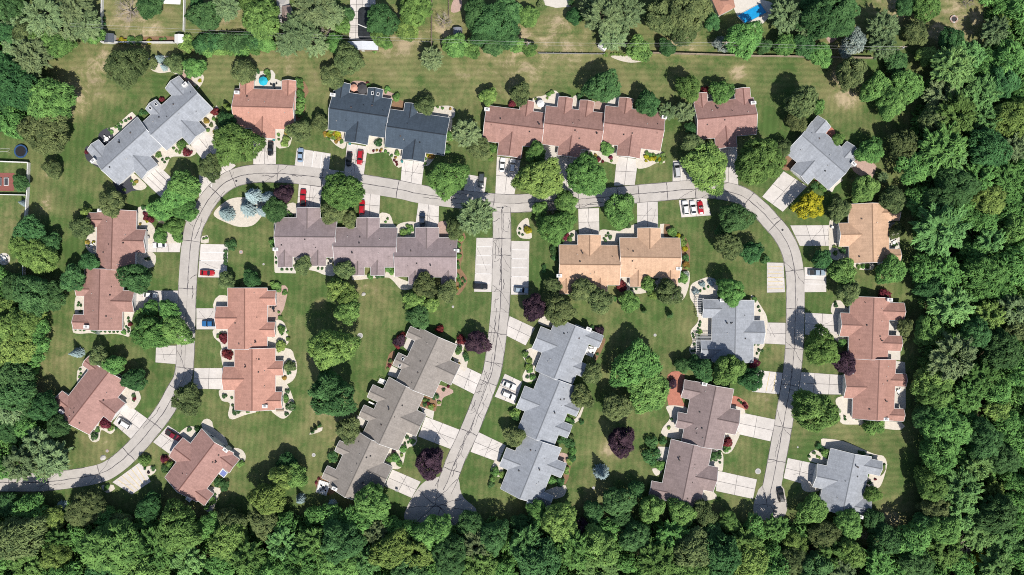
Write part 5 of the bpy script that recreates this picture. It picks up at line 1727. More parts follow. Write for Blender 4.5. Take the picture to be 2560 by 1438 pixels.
def car_mesh(t):
    st, (bx0, bx1, bw, bz, rx0, rx1, rw, rz) = ST[t], CAB[t]
    body = MB()
    secs = []
    for x, w, zt in st:
        zb = .26
        secs.append([(x, -w * .94, zb), (x, -w, zb + .22), (x, -w, zt - .16), (x, -w * .90, zt - .03), (x, -w * .55, zt + .015), (x, w * .55, zt + .015), (x, w * .90, zt - .03), (x, w, zt - .16), (x, w, zb + .22), (x, w * .94, zb)])
    n = 10
    vs = [p for s in secs for p in s]
    fs = []
    for i in range(len(secs) - 1):
        for j in range(n):
            k = (j + 1) % n
            fs.append((i * n + j, i * n + k, (i + 1) * n + k, (i + 1) * n + j))
    fs += [tuple(range(n))[::-1], tuple(range((len(secs) - 1) * n, len(secs) * n))]
    body.add(vs, fs)
    # pillars and roof
    B = [(bx0, -bw, bz), (bx1, -bw, bz), (bx1, bw, bz), (bx0, bw, bz)]
    Q = [(rx0, -rw, rz), (rx1, -rw, rz), (rx1, rw, rz), (rx0, rw, rz)]
    if t != 'convertible':
        body.add(B + Q + [((rx0 + rx1) / 2, 0, rz + .05)], [(0, 1, 5, 4), (1, 2, 6, 5), (2, 3, 7, 6), (3, 0, 4, 7), (4, 5, 8), (5, 6, 8), (6, 7, 8), (7, 4, 8)])
    parts = {}

    def glass(name, a, b, c, d, ins=.12):
        q = [Vector(p) for p in (a, b, c, d)]
        m_ = sum(q, Vector()) / 4
        nn = (q[1] - q[0]).cross(q[3] - q[0]).normalized()
        if nn.z < 0:
            nn = -nn
        g = MB()
        in_ = [p + (m_ - p) * ins + nn * .012 for p in q]
        g.add([tuple(p) for p in in_] + [tuple(p + nn * .012) for p in in_], [(4, 5, 6, 7), (0, 1, 5, 4), (1, 2, 6, 5), (2, 3, 7, 6), (3, 0, 4, 7)])
        parts.setdefault(name, []).append((g.mesh(name, M["glass"]), "glass"))
    glass("windscreen", B[1], B[2], Q[2], Q[1], .09)
    if t != 'convertible':
        glass("rear_window", B[3], B[0], Q[0], Q[3], .1)
        glass("side_window", B[0], B[1], Q[1], Q[0])
        glass("side_window", B[2], B[3], Q[3], Q[2])
    else:
        s = MB()
        s.box(-.95, .45, -.66, .66, .9, .955)
        parts["cockpit"] = [(s.mesh("cockpit", M["black"]), "")]
        s = MB()
        for y in (-.35, .35):
            s.box(-.35, .1, y - .22, y + .22, .955, 1.0)
            s.box(-.5, -.36, y - .22, y + .22, .955, 1.2)
        parts["seat"] = [(s.mesh("seat", M["grey"]), "")]
    if t == 'pickup':
        s = MB()
        s.box(-2.6, -1.12, -.78, .78, 1.06, 1.10)
        parts["bed_cover"] = [(s.mesh("bed_cover", M["black"]), "")]
    if t in ('suv', 'van'):
        for y in (-1, 1):
            s = MB()
            s.box(rx0 + .2, rx1 - .15, y * (rw - .1) - .025, y * (rw - .1) + .025, rz + .03, rz + .08)
            parts.setdefault("roof_rail", []).append((s.mesh("roof_rail", M["black"]), ""))
    f, r = st[-1][0], st[0][0]
    for y in (-1, 1):
        s = MB()
        s.box(f - .22, f - .02, y * .55 - .17, y * .55 + .17, .56, .66)
        parts.setdefault("headlight", []).append((s.mesh("headlight", M["lamp"]), ""))
        s = MB()
        s.box(r - .01, r + .16, y * .62 - .14, y * .62 + .14, .68, .82)
        parts.setdefault("tail_light", []).append((s.mesh("tail_light", M["redlamp"]), ""))
        s = MB()
        s.box(bx1 - .5, bx1 - .32, y * (bw + .1) - .09, y * (bw + .1) + .09, bz + .02, bz + .16)
        parts.setdefault("mirror", []).append((s.mesh("mirror", M["black"]), ""))
    W0 = st[3][1]
    for x in (f - .92, r + .88):
        for y in (-1, 1):
            s = MB()
            s.tube((x, y * (W0 - .22), .33), (x, y * (W0 - .0), .33), .33, .33, 14)
            h = MB()
            h.tube((x, y * (W0 - .01), .33), (x, y * (W0 + .015), .33), .2, .19, 10)
            parts.setdefault("wheel", []).append((s.mesh("wheel", M["rubber"]), h.mesh("hub_cap", M["grey"])))
    bm = body.mesh("body", CARPAINT['white'])
    return bm, parts


CARS = [  # tile, x, y, heading (degrees in the image, 0 = nose east, 90 = nose south), colour, type, label
    ('A2', 108, 1112, 92, 'black', 'saloon', "black saloon car in front of the salmon single house garage"),
    ('A2', 333, 1160, -86, 'pale blue', 'saloon', "pale blue saloon alone in the north parking bay"),
    ('A2', 697, 1193, 97, 'black', 'saloon', "black saloon parked next to a red car outside the charcoal house"),
    ('A2', 780, 1178, 97, 'red', 'suv', "red car beside the black one outside the charcoal house"),
    ('A2', 1686, 1350, 95, 'dark grey', 'suv', "dark grey car in the small bay next to a round green tree"),
    ('A2', 1845, 1234, -85, 'white', 'saloon', "white saloon nearer the west of two before the long red-brown house"),
    ('A3', 4, 1242, -85, 'white', 'suv', "white car nearer the east of two before the long red-brown house"),
    ('A3', 1237, 1275, -95, 'silver', 'van', "silver white van beside the yellow green street tree"),
    ('B1', 1194, 398, 178, 'white', 'saloon', "white saloon at the garage of the brown twin house, upper unit"),
    ('B1', 1124, 772, 4, 'white', 'saloon', "white saloon in dappled shade at the lower garage of the brown twin house"),
    ('B1', 1552, 606, 2, 'red', 'saloon', "red saloon at the edge of the west parking bay"),
    ('B1', 1574, 986, 180, 'blue', 'pickup', "blue pickup tucked against the salmon twin house garage"),
    ('B2', 353, 42, -88, 'red', 'pickup', "bright red pickup in the driveway of the mauve house"),
    ('B2', 793, 114, -88, 'red', 'suv', "red car with pale rear window before the middle mauve garage"),
    ('B2', 1246, 204, -90, 'navy', 'saloon', "dark saloon half shaded by the east mauve garage"),
    ('B2', 1680, 708, 2, 'black', 'suv', "black car parked across the middle road's west bay"),
    ('B3', 70, 736, 4, 'silver blue', 'suv', "blue grey car at the south end of the middle road's east bay"),
    ('B3', 1299, 117, -97, 'white', 'suv', "white car nearest the trees on the west of the three-car bay"),
    ('B3', 1356, 118, -97, 'white', 'saloon', "white saloon in the middle of the three-car bay"),
    ('B3', 1412, 116, -97, 'red', 'convertible', "red open sports car at the east of the three-car bay"),
    ('B4', 368, 604, 0, 'silver blue', 'pickup', "silver blue pickup under a tree in the east parking bay"),
    ('C1', 926, 301, 212, 'white', 'van', "white van on the driveway near the boulder"),
    ('C1', 1298, 392, 30, 'dark red', 'pickup', "dark red pickup in the shade of the house with a hot tub"),
    ('C2', 1896, 16, 22, 'white', 'saloon', "white saloon, upper of two by the grey triple house"),
    ('C2', 1892, 92, 22, 'white', 'suv', "white car, lower of two by the grey triple house"),
    ('C4', 97, 838, -99, 'black', 'suv', "black car standing on the southeast road end"),
]
for tl, x, y, hd, colr, ty, lab in CARS:
    if ty not in CARMESH:
        CARMESH[ty] = car_mesh(ty)
    bm, parts = CARMESH[ty]
    X, Y = P(*T(tl, x, y), .8)
    c = empty("parked_car", (X, Y, .035), -math.radians(hd))
    c.scale = (1.02, 1.02, 1.02)
    tag(c, lab, {'pickup': 'pickup', 'van': 'van'}.get(ty, 'car'), "vehicles parked at the houses")
    b = link("body", bm, c)
    setm(b, CARPAINT[colr])
    for nm, lst in parts.items():
        for me, ex in lst:
            o = link(nm, me, c)
            if nm == "wheel":
                link("hub_cap", ex, o)

# ------------------------------------------------------------------ fences
def fence(pts, h_, m_, label, name, step=2.4, th=.09, cap=False):
    w = [P(*p, 0) for p in pts]
    root = empty(name, (w[0][0], w[0][1], 0))
    tag(root, label, "fence")
    o = Vector((w[0][0], w[0][1]))
    for a, b in zip(w[:-1], w[1:]):
        L = math.dist(a, b)
        n = max(1, round(L / step))
        ang = math.atan2(b[1] - a[1], b[0] - a[0])
        pl = L / n
        key = (round(pl, 3), name)
        pm = MB()
        k = 7
        for i in range(k):
            z0 = .1 + (h_ - .15) * i / k
            pm.box(.06, pl - .06, -th / 2 + (.008 if i % 2 else 0), th / 2 - (.008 if i % 2 else 0), z0, z0 + (h_ - .15) / k - .012)
        if cap:
            pm.box(.06, pl - .06, -th / 2 - .04, th / 2 + .04, h_ - .05, h_ + .01)
        pme = pm.mesh("panel", m_)
        qm = MB()
        qm.box(-.07, .07, -.07, .07, 0, h_ + .06)
        qm.box(-.09, .09, -.09, .09, h_ + .06, h_ + .1)
        qme = qm.mesh("post", m_)
        for i in range(n):
            p = (a[0] + (b[0] - a[0]) * i / n - o.x, a[1] + (b[1] - a[1]) * i / n - o.y, 0)
            link("panel", pme, root, p, ang)
            link("post", qme, root, p, ang)
    link("post", qme, root, (w[-1][0] - o.x, w[-1][1] - o.y, 0))
    return root


fence([T('A1', 778, -20), T('A1', 772, 326), T('A1', 1312, 326)], 1.9, M["vinyl"], "tall white vinyl fence round the garden with flower bed, west and south sides", "garden_fence", th=.16, cap=True)
fence([T('A1', 1392, -20), T('A1', 1386, 240)], 1.9, M["vinyl"], "tall white vinyl fence on the east side of the garden with flower bed", "garden_fence", th=.16, cap=True)
fence([T('A1', -20, 1212), T('A1', 228, 1222), T('A1', 222, 1438), T('B1', 205, 240)], 1.9, M["vinyl"], "white vinyl fence between the red court and the west lawn", "garden_fence", th=.16, cap=True)
fence([T('B1', 198, 240), T('B1', 192, 640)], 1.9, M["vinyl"], "white vinyl fence running under the yellow green west trees", "garden_fence", th=.14, cap=True)
fence([T('B1', -20, 22), T('B1', 205, 26)], 1.5, M["vinyl"], "white vinyl fence crossing south of the red court", "garden_fence", th=.12, cap=True)
fence([T('A2', 1320, -20), T('A2', 1318, 352)], 1.7, M["wood"], "brown wooden fence beside the dry strip of lawn", "garden_fence")
fence([T('A2', 1446, -20), T('A2', 1446, 135)], 1.7, M["wood"], "short brown wooden fence by the pink paving at the north edge", "garden_fence")
fence([T('A3', 1050, 402), T('A3', 1917, 428)], 1.8, M["wood"], "weathered wooden fence behind the north lawn, under the wires", "garden_fence", th=.12, cap=True)
fence([T('A4', 0, 426), T('A4', 780, 440)], 1.8, M["wood"], "weathered wooden fence below the silvery white tree by the wires", "garden_fence", th=.12, cap=True)
fence([T('A3', 200, 402), T('A3', 690, 408)], 1.2, M["grey"], "thin grey wire fence at the edge of the striped north garden", "garden_fence", th=.04)

# ------------------------------------------------------------------ sheds and roofs on the north gardens
def shed(tile, x, y, w, d, rz, roof_m, wall_m, label, h_=2.2, pitch=.4, name="garden_shed"):
    X, Y = P(*T(tile, x, y), 2.4)
    s = empty(name, (X, Y, 0), -math.radians(rz))
    tag(s, label, "shed")
    b = MB()
    a, c = w / 2 - .15, d / 2 - .15
    rise = pitch * w / 2
    b.add([(-a, -c, 0), (a, -c, 0), (a, c, 0), (-a, c, 0), (-a, -c, h_), (a, -c, h_), (a, c, h_), (-a, c, h_), (0, -c, h_ + rise * a / (w / 2)), (0, c, h_ + rise * a / (w / 2))],
          [(0, 1, 5, 8, 4), (1, 2, 6, 5), (2, 3, 7, 9, 6), (3, 0, 4, 7)])
    b.obj("wall", wall_m, s)
    for sg in (-1, 1):
        q = MB()
        sec = [(0, h_ + rise + .04), (sg * w / 2, h_ + .02), (sg * w / 2, h_ + .12), (0, h_ + rise + .14)]
        vs = [(px_, yy, z) for yy in (-d / 2, d / 2) for px_, z in sec]
        q.add(vs, [(0, 1, 2, 3), (7, 6, 5, 4), (0, 4, 5, 1), (1, 5, 6, 2), (2, 6, 7, 3), (3, 7, 4, 0)])
        q.obj("roof", roof_m, s)
    q = MB()
    q.box(-.5, .5, -c - .04, -c + .02, 0, 1.9)
    q.obj("door", M["trim"], s)
    return s


slate = mat("dark_slate_roofing", (0.085, 0.10, 0.125), .7, 0, (3, .2))
pale = mat("pale_sheet_roofing", (0.62, 0.65, 0.70), .5, 0, (2, .1))
shed('A1', 815, 285, 3.2, 3.0, 0, slate, M["white"], "garden shed with dark slate roof inside the white fence corner")
shed('A1', 1340, 290, 3.0, 2.9, 0, M["white"], M["white"], "white roofed garden shed by the flower bed")
shed('A2', 797, 342, 10.4, 2.9, 0, pale, M["wood"], "long pale roofed pool hut with brown back wall", 2.2, .12, "pool_hut")
shed('A3', 688, 335, 3.0, 3.0, 35, M["white"], M["white"], "square white roofed garden shed under the big silver green tree")
# arched shed
X, Y = P(*T('A2', 1508, 245), 2)
s = empty("arched_shed", (X, Y, 0))
tag(s, "grey arched metal shed beside the dry garden", "shed")
q = MB()
n = 10
arc = [(1.6 * math.cos(math.pi * i / n), 1.1 + 1.3 * math.sin(math.pi * i / n)) for i in range(n + 1)]
vs = [(px_, yy, z) for yy in (-1.8, 1.8) for px_, z in arc]
q.add(vs, [(i, i + 1, i + n + 2, i + n + 1) for i in range(n)])
q.obj("roof", mat("grey_sheet_metal", (0.20, 0.22, 0.26), .45, 0, (2, .1)), s)
q = MB()
q.add([(px_, yy, z) for yy in (-1.75, 1.75) for px_, z in ([(1.6, 0)] + arc + [(-1.6, 0)])], [tuple(range(n + 3))[::-1], tuple(range(n + 3, 2 * n + 6))])
q.add([(x_, y_, z_) for x_ in (-1.6, 1.6) for y_, z_ in ((-1.78, 0), (1.78, 0), (1.78, 1.1), (-1.78, 1.1))], [(0, 1, 2, 3), (4, 5, 6, 7)])
q.obj("wall", M["grey"], s)


def lean_roof(tile, pts, h0, mats, label, name):
    """part of a house that reaches into the frame: walls below a low hipped roof"""
    w = [P(*T(tile, *p), h0) for p in pts]
    c = (sum(p[0] for p in w) / len(w), sum(p[1] for p in w) / len(w))
    r = empty(name, (c[0], c[1], 0))
    tag(r, label, "house")
    loc = [(x - c[0], y - c[1]) for x, y in w]
    b = MB()
    b.prism([(x * .92, y * .92) for x, y in loc], 0, h0 - .02)
    b.obj("wall", M["white"], r)
    b = MB()
    n_ = len(loc)
    b.add([(x, y, h0) for x, y in loc] + [(x * .25, y * .25, h0 + 1.3) for x, y in loc], [(i, (i + 1) % n_, (i + 1) % n_ + n_, i + n_) for i in range(n_)] + [tuple(range(n_, 2 * n_))])
    b.obj("roof", mats, r)


lean_roof('A3', [(1490, -20), (1655, -20), (1672, 55), (1550, 118)], 2.8, M["redtile"], "terracotta roofed pool house next to the blue swimming pool", "pool_house")
lean_roof('A2', [(195, 45), (255, 38), (300, 190), (195, 205)], 2.4, mat("brown_shingle_roofing", (.33, .25, .22), .9, 0, (3, .2)), "brown roofed outbuilding between big trees at the north edge", "outbuilding")
lean_roof('A2', [(150, -30), (250, -30), (250, 35), (195, 45), (190, 190), (170, 190)], .5, M["pebble"], "pale concrete terrace building edge between trees at the north edge", "terrace_wall")
lean_roof('A1', [(1185, -20), (1355, -20), (1350, 33), (1190, 26)], .6, M["canvas"], "low white raised deck in the fenced garden at the north edge", "garden_deck")

# pools
def pool(tile, pts, deck, water, label, cover=False):
    w = [P(*T(tile, *p)) for p in pts]
    c = (sum(p[0] for p in w) / len(w), sum(p[1] for p in w) / len(w))
    r = empty("swimming_pool", (c[0], c[1], 0))
    tag(r, label, "pool")
    loc = [(x - c[0], y - c[1]) for x, y in w]
    k = MB()
    n_ = len(loc)
    out = [(x * 1.09, y * 1.06) for x, y in loc]
    k.add([(x, y, 0) for x, y in out] + [(x, y, .22) for x, y in out] + [(x, y, .22) for x, y in loc] + [(x, y, .06) for x, y in loc],
          [(i + a, (i + 1) % n_ + a, (i + 1) % n_ + a + n_, i + a + n_) for a in (0, n_, 2 * n_) for i in range(n_)])
    k.obj("coping", deck, r)
    b = MB()
    b.prism(loc, .05, .14)
    b.obj("pool_cover" if cover else "pool_water", water, r)
    return r


def rrect(x0, x1, y0, y1, r_):
    out = []
    for cx, cy, a0 in ((x1 - r_, y0 + r_, -90), (x1 - r_, y1 - r_, 0), (x0 + r_, y1 - r_, 90), (x0 + r_, y0 + r_, 180)):
        for k in range(5):
            a = math.radians(a0 + 22.5 * k)
            out.append((cx + r_ * math.cos(a), cy + r_ * math.sin(a)))
    return out


dk = [T('A2', *p) for p in ((705, -20), (895, -20), (900, 300), (695, 300))]
slabs("pool_deck", dk, 4, 6, .02)
pool('A2', rrect(770, 888, 62, 295, 34), M["cover"], M["cover"], "rectangular swimming pool under a sagging black cover", True)
pool('A3', [(1690, 118), (1858, 28), (1905, 95), (1745, 178)], M["pebble"], M["water"], "bright blue swimming pool at the north edge")
# ladder across the covered pool
X, Y = P(*T('A2', 812, 200), .3)
q = MB()
for y_ in (-.12, .12):
    q.tube((-2.1, y_ + .8, .2), (2.1, y_ - 1.0, .2), .035)
q.tube((-2.1, .8, .2), (2.1, -1.0, .2), .08, .08, 6)
tag(q.obj("pool_brush_pole", M["canvas"], None, (X, Y, .05)), "white pole lying across the black pool cover", "pole")

# ------------------------------------------------------------------ poles and wires
def power_pole(tile, x, y, label, arm=True):
    X, Y = P(*T(tile, x, y), 6)
    p = empty("utility_pole", (X, Y, 0))
    tag(p, label, "utility pole", "utility poles along the north gardens")
    q = MB()
    q.tube((0, 0, 0), (0, 0, 11.2), .17, .12, 8)
    q.obj("post", M["wood"], p)
    q = MB()
    q.box(-1.2, 1.2, -.09, .09, 10.4, 10.6) if arm else q.box(-.5, .5, -.07, .07, 10.4, 10.55)
    a = q.obj("crossarm", M["wood"], p)
    for x_ in (-1.05, 0, 1.05):
        q = MB()
        q.lathe([(.0, 10.85), (.06, 10.85), (.08, 10.7), (.05, 10.6)], 8, (x_, 0))
        q.obj("insulator", M["pebble"], a)
    q = MB()
    q.lathe([(0, 9.9), (.28, 9.85), (.3, 9.7), (.3, 9.0), (.0, 8.95)], 12, (.45, 0))
    q.obj("transformer", M["grey"], p)
    return Vector((X, Y, 10.8))


pw = [power_pole('A3', 112, 345, "utility pole with a transformer between the north gardens, centre of the three"), power_pole('A3', 1576, 345, "utility pole beside the silvery tree and the wooden fence"),
      power_pole('A4', 968, 378, "utility pole with crossarm at the corner of the woods")]
pw = [Vector((pw[0].x - 148, pw[0].y + 6, 10.8))] + pw
wire_m = mat("bare_wire", (.6, .6, .6), .5)
for k, (a, b) in enumerate(zip(pw[:-1], pw[1:])):
    q = MB()
    for off in (-1.0, .0):
        last = None
        for i in range(17):
            t = i / 16
            p = a.lerp(b, t) + Vector((0, off * .9, -1.6 * 4 * t * (1 - t)))
            if last is not None:
                q.tube(last, p, .012 if off else .02, None, 4, cap=False)
            last = p
    tag(q.obj("power_line", wire_m), ["sagging power lines crossing the northwest gardens", "sagging power lines over the middle north gardens", "sagging power lines over the wooden fence to the woods"][k], "power line")

# ------------------------------------------------------------------ garden furniture and small fixtures
def at(tile, x, y, h=0.0):
    return P(*T(tile, x, y), h)


# trampoline
X, Y = at('A1', 156, 1133, .8)
t = empty("trampoline", (X, Y, 0))
tag(t, "round trampoline with blue padded rim on the west lawn", "trampoline")
q = MB()
q.lathe([(1.75, .9), (1.78, .96), (2.22, .96), (2.25, .9)], 28)
q.obj("rim_pad", M["blue"], t)
q = MB()
q.lathe([(0, .88), (1.76, .90)], 28)
q.obj("jump_mat", M["black"], t)
for i in range(6):
    a = i * math.pi / 3
    q = MB()
    q.tube((2.1 * math.cos(a), 2.1 * math.sin(a), 0), (2.1 * math.cos(a), 2.1 * math.sin(a), 2.5), .035)
    q.obj("leg", M["blue"], t)
# goal
X, Y = at('A1', 30, 1140, .6)
t = empty("football_goal", (X, Y, 0))
tag(t, "small white football goal on the lawn beside the trampoline", "goal")
q = MB()
for a, b in (((-1.6, 0, 0), (-1.6, 0, 1.5)), ((1.6, 0, 0), (1.6, 0, 1.5)), ((-1.6, 0, 1.5), (1.6, 0, 1.5)), ((-1.6, 0, 1.5), (-1.6, 1.2, 0)), ((1.6, 0, 1.5), (1.6, 1.2, 0)), ((-1.6, 1.2, 0), (1.6, 1.2, 0))):
    q.tube(a, b, .05)
q.obj("frame", M["vinyl"], t)
# red court with two planters
w = [at('A1', *p) for p in ((-20, 1294), (108, 1296), (104, 1432), (-20, 1430))]
q = MB()
q.prism(w, 0, .05)
tag(q.obj("sports_court", M["court"]), kind="structure")
for x in (-2, 52):
    X, Y = at('A1', x, 1362)
    t = empty("raised_planter", (X, Y, 0))
    tag(t, ("grey raised planter at the west edge of the red court", "white rimmed raised planter in the middle of the red court")[x > 0], "planter")
    q = MB()
    for b in ((-.75, .75, -1.3, -1.15), (-.75, .75, 1.15, 1.3), (-.75, -.62, -1.15, 1.15), (.62, .75, -1.15, 1.15)):
        q.box(*b, 0, .5)
    q.obj("rim", M["vinyl"] if x > 0 else M["grey"], t)
    q = MB()
    q.box(-.62, .62, -1.15, 1.15, .05, .4)
    q.obj("soil", M["mulch"], t)


def parasol(tile, x, y, r_, m_, label):
    X, Y = at(tile, x, y, 2.3)
    t = empty("parasol", (X, Y, 0))
    tag(t, label, "parasol")
    q = MB()
    n_ = 8
    q.add([(0, 0, 2.75)] + [(r_ * math.cos(i * math.pi / 4), r_ * math.sin(i * math.pi / 4), 2.15) for i in range(n_)] + [(r_ * math.cos(i * math.pi / 4), r_ * math.sin(i * math.pi / 4), 2.0) for i in range(n_)],
          [(0, i + 1, (i + 1) % n_ + 1) for i in range(n_)] + [(i + 1, i + 9, (i + 1) % n_ + 9, (i + 1) % n_ + 1) for i in range(n_)])
    q.obj("canopy", m_, t)
    q = MB()
    q.tube((0, 0, .03), (0, 0, 2.74), .03)
    q.obj("pole", M["grey"], t)
    q = MB()
    q.lathe([(0, .12), (.3, .1), (.32, 0)], 14)
    q.obj("foot", M["pebble"], t)


parasol('A2', 53, 607, 1.55, M["turq"], "turquoise parasol on the white patio behind the salmon house")
parasol('A2', 733, 657, 1.25, mat("salmon_canvas", (.62, .33, .24), .85), "salmon parasol on the pink terrace behind the charcoal house")
parasol('A2', 797, 668, 1.75, mat("charcoal_canvas", (.07, .068, .072), .9), "charcoal pyramid canopy on the terrace behind the charcoal house")
parasol('A3', 215, 776, 1.3, M["canvas"], "white parasol in the notch behind the long red-brown house")


def table_set(tile, x, y, r_, tm, cm, label, nc=4, rz=.3):
    X, Y = at(tile, x, y, .5)
    t = empty("patio_table", (X, Y, .04), rz)
    tag(t, label + " table", "table", "patio tables behind the houses")
    q = MB()
    q.lathe([(0, .74), (r_, .74), (r_, .70), (0, .69)], 18)
    q.obj("tabletop", tm, t)
    q = MB()
    q.tube((0, 0, 0), (0, 0, .69), .05)
    q.lathe([(0, .04), (.3, .03), (.3, 0)], 10)
    q.obj("leg", cm, t)
    for i in range(nc):
        a = rz + 6.283 * i / nc + .4
        c = empty("patio_chair", (X + (r_ + .45) * math.cos(a), Y + (r_ + .45) * math.sin(a), .04), a)
        c["category"] = "chair"
        c["group"] = "patio chairs at the garden tables"
        c["label"] = "patio chair on the " + compass(math.cos(a), -math.sin(a)) + " side of the " + label + " table"
        q = MB()
        q.box(-.24, .24, -.25, .25, .40, .46)
        q.obj("seat", cm, c)
        q = MB()
        q.box(.20, .26, -.25, .25, .46, .92)
        q.obj("backrest", cm, c)
        for sx in (-.2, .2):
            for sy in (-.2, .2):
                q = MB()
                q.tube((sx, sy, 0), (sx, sy, .4), .02, None, 5)
                q.obj("leg", cm, c)


table_set('A1', 800, 1042, .7, M["canvas"], M["trim"], "white round patio", 4)
table_set('A2', 135, 640, .55, M["glass"], M["black"], "black glass patio", 3)
table_set('A2', 735, 665, .6, M["canvas"], M["black"], "small pale terrace", 3)
table_set('B1', 685, 400, .6, M["canvas"], M["trim"], "white west terrace", 3)
table_set('B2', 560, 520, .55, M["glass"], M["black"], "dark mauve terrace", 4)
table_set('B2', 130, 870, .55, M["glass"], M["black"], "dark pink paving", 3)
table_set('B3', 590, 1185, .55, M["canvas"], M["trim"], "small white deck", 4)
table_set('B4', 942, 380, .55, M["canvas"], M["trim"], "white east woods", 4)
table_set('C4', 975, 60, .55, M["canvas"], M["trim"], "white shaded east terrace", 3)
table_set('C2', 505, 785, .55, M["glass"], M["black"], "dark corner deck", 4)
table_set('B1', 30, 502, .8, M["canvas"], M["trim"], "white round court", 4)
# round patio at the west edge
X, Y = at('B1', 30, 502)
q = MB()
q.lathe([(0, .03), (2.0, .03), (2.05, 0)], 28)
tag(q.obj("round_patio", M["patio"], None, (X, Y, 0)), kind="structure")

# hot tub
X, Y = at('C1', 1674, 674, .6)
t = empty("hot_tub", (X, Y, .03), -.65)
tag(t, "square hot tub with lilac blue water behind the brick-red house", "hot tub")
q = MB()
q.add([(x * s, y * s, z) for s, z in ((1.1, 0), (1.1, .9), (.9, .9), (.9, .72)) for x, y in ((-1, -1), (1, -1), (1, 1), (-1, 1))], [(k * 4 + i, k * 4 + (i + 1) % 4, k * 4 + 4 + (i + 1) % 4, k * 4 + 4 + i) for k in range(3) for i in range(4)])
q.obj("shell", M["canvas"], t)
q = MB()
q.box(-.9, .9, -.9, .9, .6, .78)
q.obj("tub_water", mat("lilac_water", (.2, .24, .5), .1), t)

# white decks
for tl, pts, lab in (('C2', [(476, 725), (560, 752), (528, 838), (453, 812)], "white railed deck at the south corner of the taupe house"), ('B3', [(560, 1152), (642, 1165), (604, 1238), (545, 1212)], "white rear deck of the grey triple house"),
                     ('B2', [(930, 1395), (975, 1410), (960, 1440), (915, 1425)], "small white deck with pale railing behind the taupe house")):
    w = [at(tl, *p, .5) for p in pts]
    c = (sum(p[0] for p in w) / 4, sum(p[1] for p in w) / 4)
    t = empty("garden_deck", (c[0], c[1], 0))
    tag(t, lab, "deck")
    loc = [(x - c[0], y - c[1]) for x, y in w]
    for k in range(6):
        a, b = bil(loc, k / 6 + .01, 0), bil(loc, (k + 1) / 6 - .01, 0)
        cc, d = bil(loc, (k + 1) / 6 - .01, 1), bil(loc, k / 6 + .01, 1)
        q = MB()
        q.prism([a, b, cc, d], .35, .5)
        q.obj("plank", M["vinyl"], t)
    q = MB()
    for i in range(4):
        a, b = loc[i], loc[(i + 1) % 4]
        q.tube((*a, .3), (*a, 1.4), .06)
        if i != 1:
            q.tube((*a, 1.35), (*b, 1.35), .05)
    q.obj("railing", M["vinyl"], t)
    q = MB()
    for i in range(4):
        q.tube((*[v * .9 for v in loc[i]], 0), (*[v * .9 for v in loc[i]], .36), .08)
    q.obj("support", M["vinyl"], t)

# pergolas on the grey house: blue shaded beams
for tl, x0, x1, y0, y1, lab in (('B3', 1388, 1432, 800, 930, "pale slatted pergola at the north wing of the grey house"), ('B3', 1380, 1420, 1118, 1240, "pale slatted pergola at the south wing of the grey house"), ('B3', 1385, 1495, 1070, 1112, "pale slatted pergola over the grey house back notch")):
    X0, Y0 = at(tl, x0, y1, 2.3)
    X1, Y1 = at(tl, x1, y0, 2.3)
    t = empty("pergola", (X0, Y0, 0))
    tag(t, lab, "pergola")
    L, D = X1 - X0, Y1 - Y0
    for px_, py_ in ((0, 0), (L, 0), (0, D), (L, D)):
        q = MB()
        q.box(px_ - .06, px_ + .06, py_ - .06, py_ + .06, 0, 2.2)
        q.obj("post", M["vinyl"], t)
    for px_ in (0, L):
        q = MB()
        q.box(px_ - .05, px_ + .05, -.2, D + .2, 2.2, 2.34)
        q.obj("beam", M["vinyl"], t)
    n_ = max(4, int(D / .55))
    q = MB()
    q.box(-.25, L + .25, -.035, .035, 2.34, 2.46)
    sm = q.mesh("slat", M["vinyl"])
    for i in range(n_ + 1):
        link("slat", sm, t, (0, D * i / n_, 0))

# fire pit, boulder, manhole covers, bins
X, Y = at('A4', 1390, 145)
t = empty("fire_pit", (X, Y, 0))
tag(t, "round stone fire pit on the dry lawn by the woods", "fire pit")
for k in range(12):
    a = k * math.pi / 6
    q = MB()
    q.box(-.22, .22, -.3, .3, 0, .35 + .05 * (k % 2))
    q.obj("stone", M["pink"] if k % 3 else M["pebble"], t, (1.1 * math.cos(a), 1.1 * math.sin(a), 0), a)
q = MB()
q.lathe([(0, .06), (.9, .06), (.95, 0)], 16)
q.obj("ash", M["joint"], t)


def boulder(tile, x, y, r_, label, m_=None):
    X, Y = at(tile, x, y, .4)
    b = MB()
    q2 = random.Random(int(x))
    n_, k_ = 10, 6
    prof = []
    for j in range(k_ + 1):
        ph = math.pi / 2 * j / k_
        for i in range(n_):
            rr = r_ * math.cos(ph) * (1 + q2.uniform(-.14, .14))
            prof.append((rr * math.cos(6.283 * i / n_) * 1.25, rr * math.sin(6.283 * i / n_), r_ * .7 * math.sin(ph) * (1 + q2.uniform(-.08, .08))))
    b.add(prof, [(j * n_ + i, j * n_ + (i + 1) % n_, (j + 1) * n_ + (i + 1) % n_, (j + 1) * n_ + i) for j in range(k_) for i in range(n_)])
    tag(b.obj("boulder", m_ or M["pebble"], None, (X, Y, 0), .5), label, "boulder")


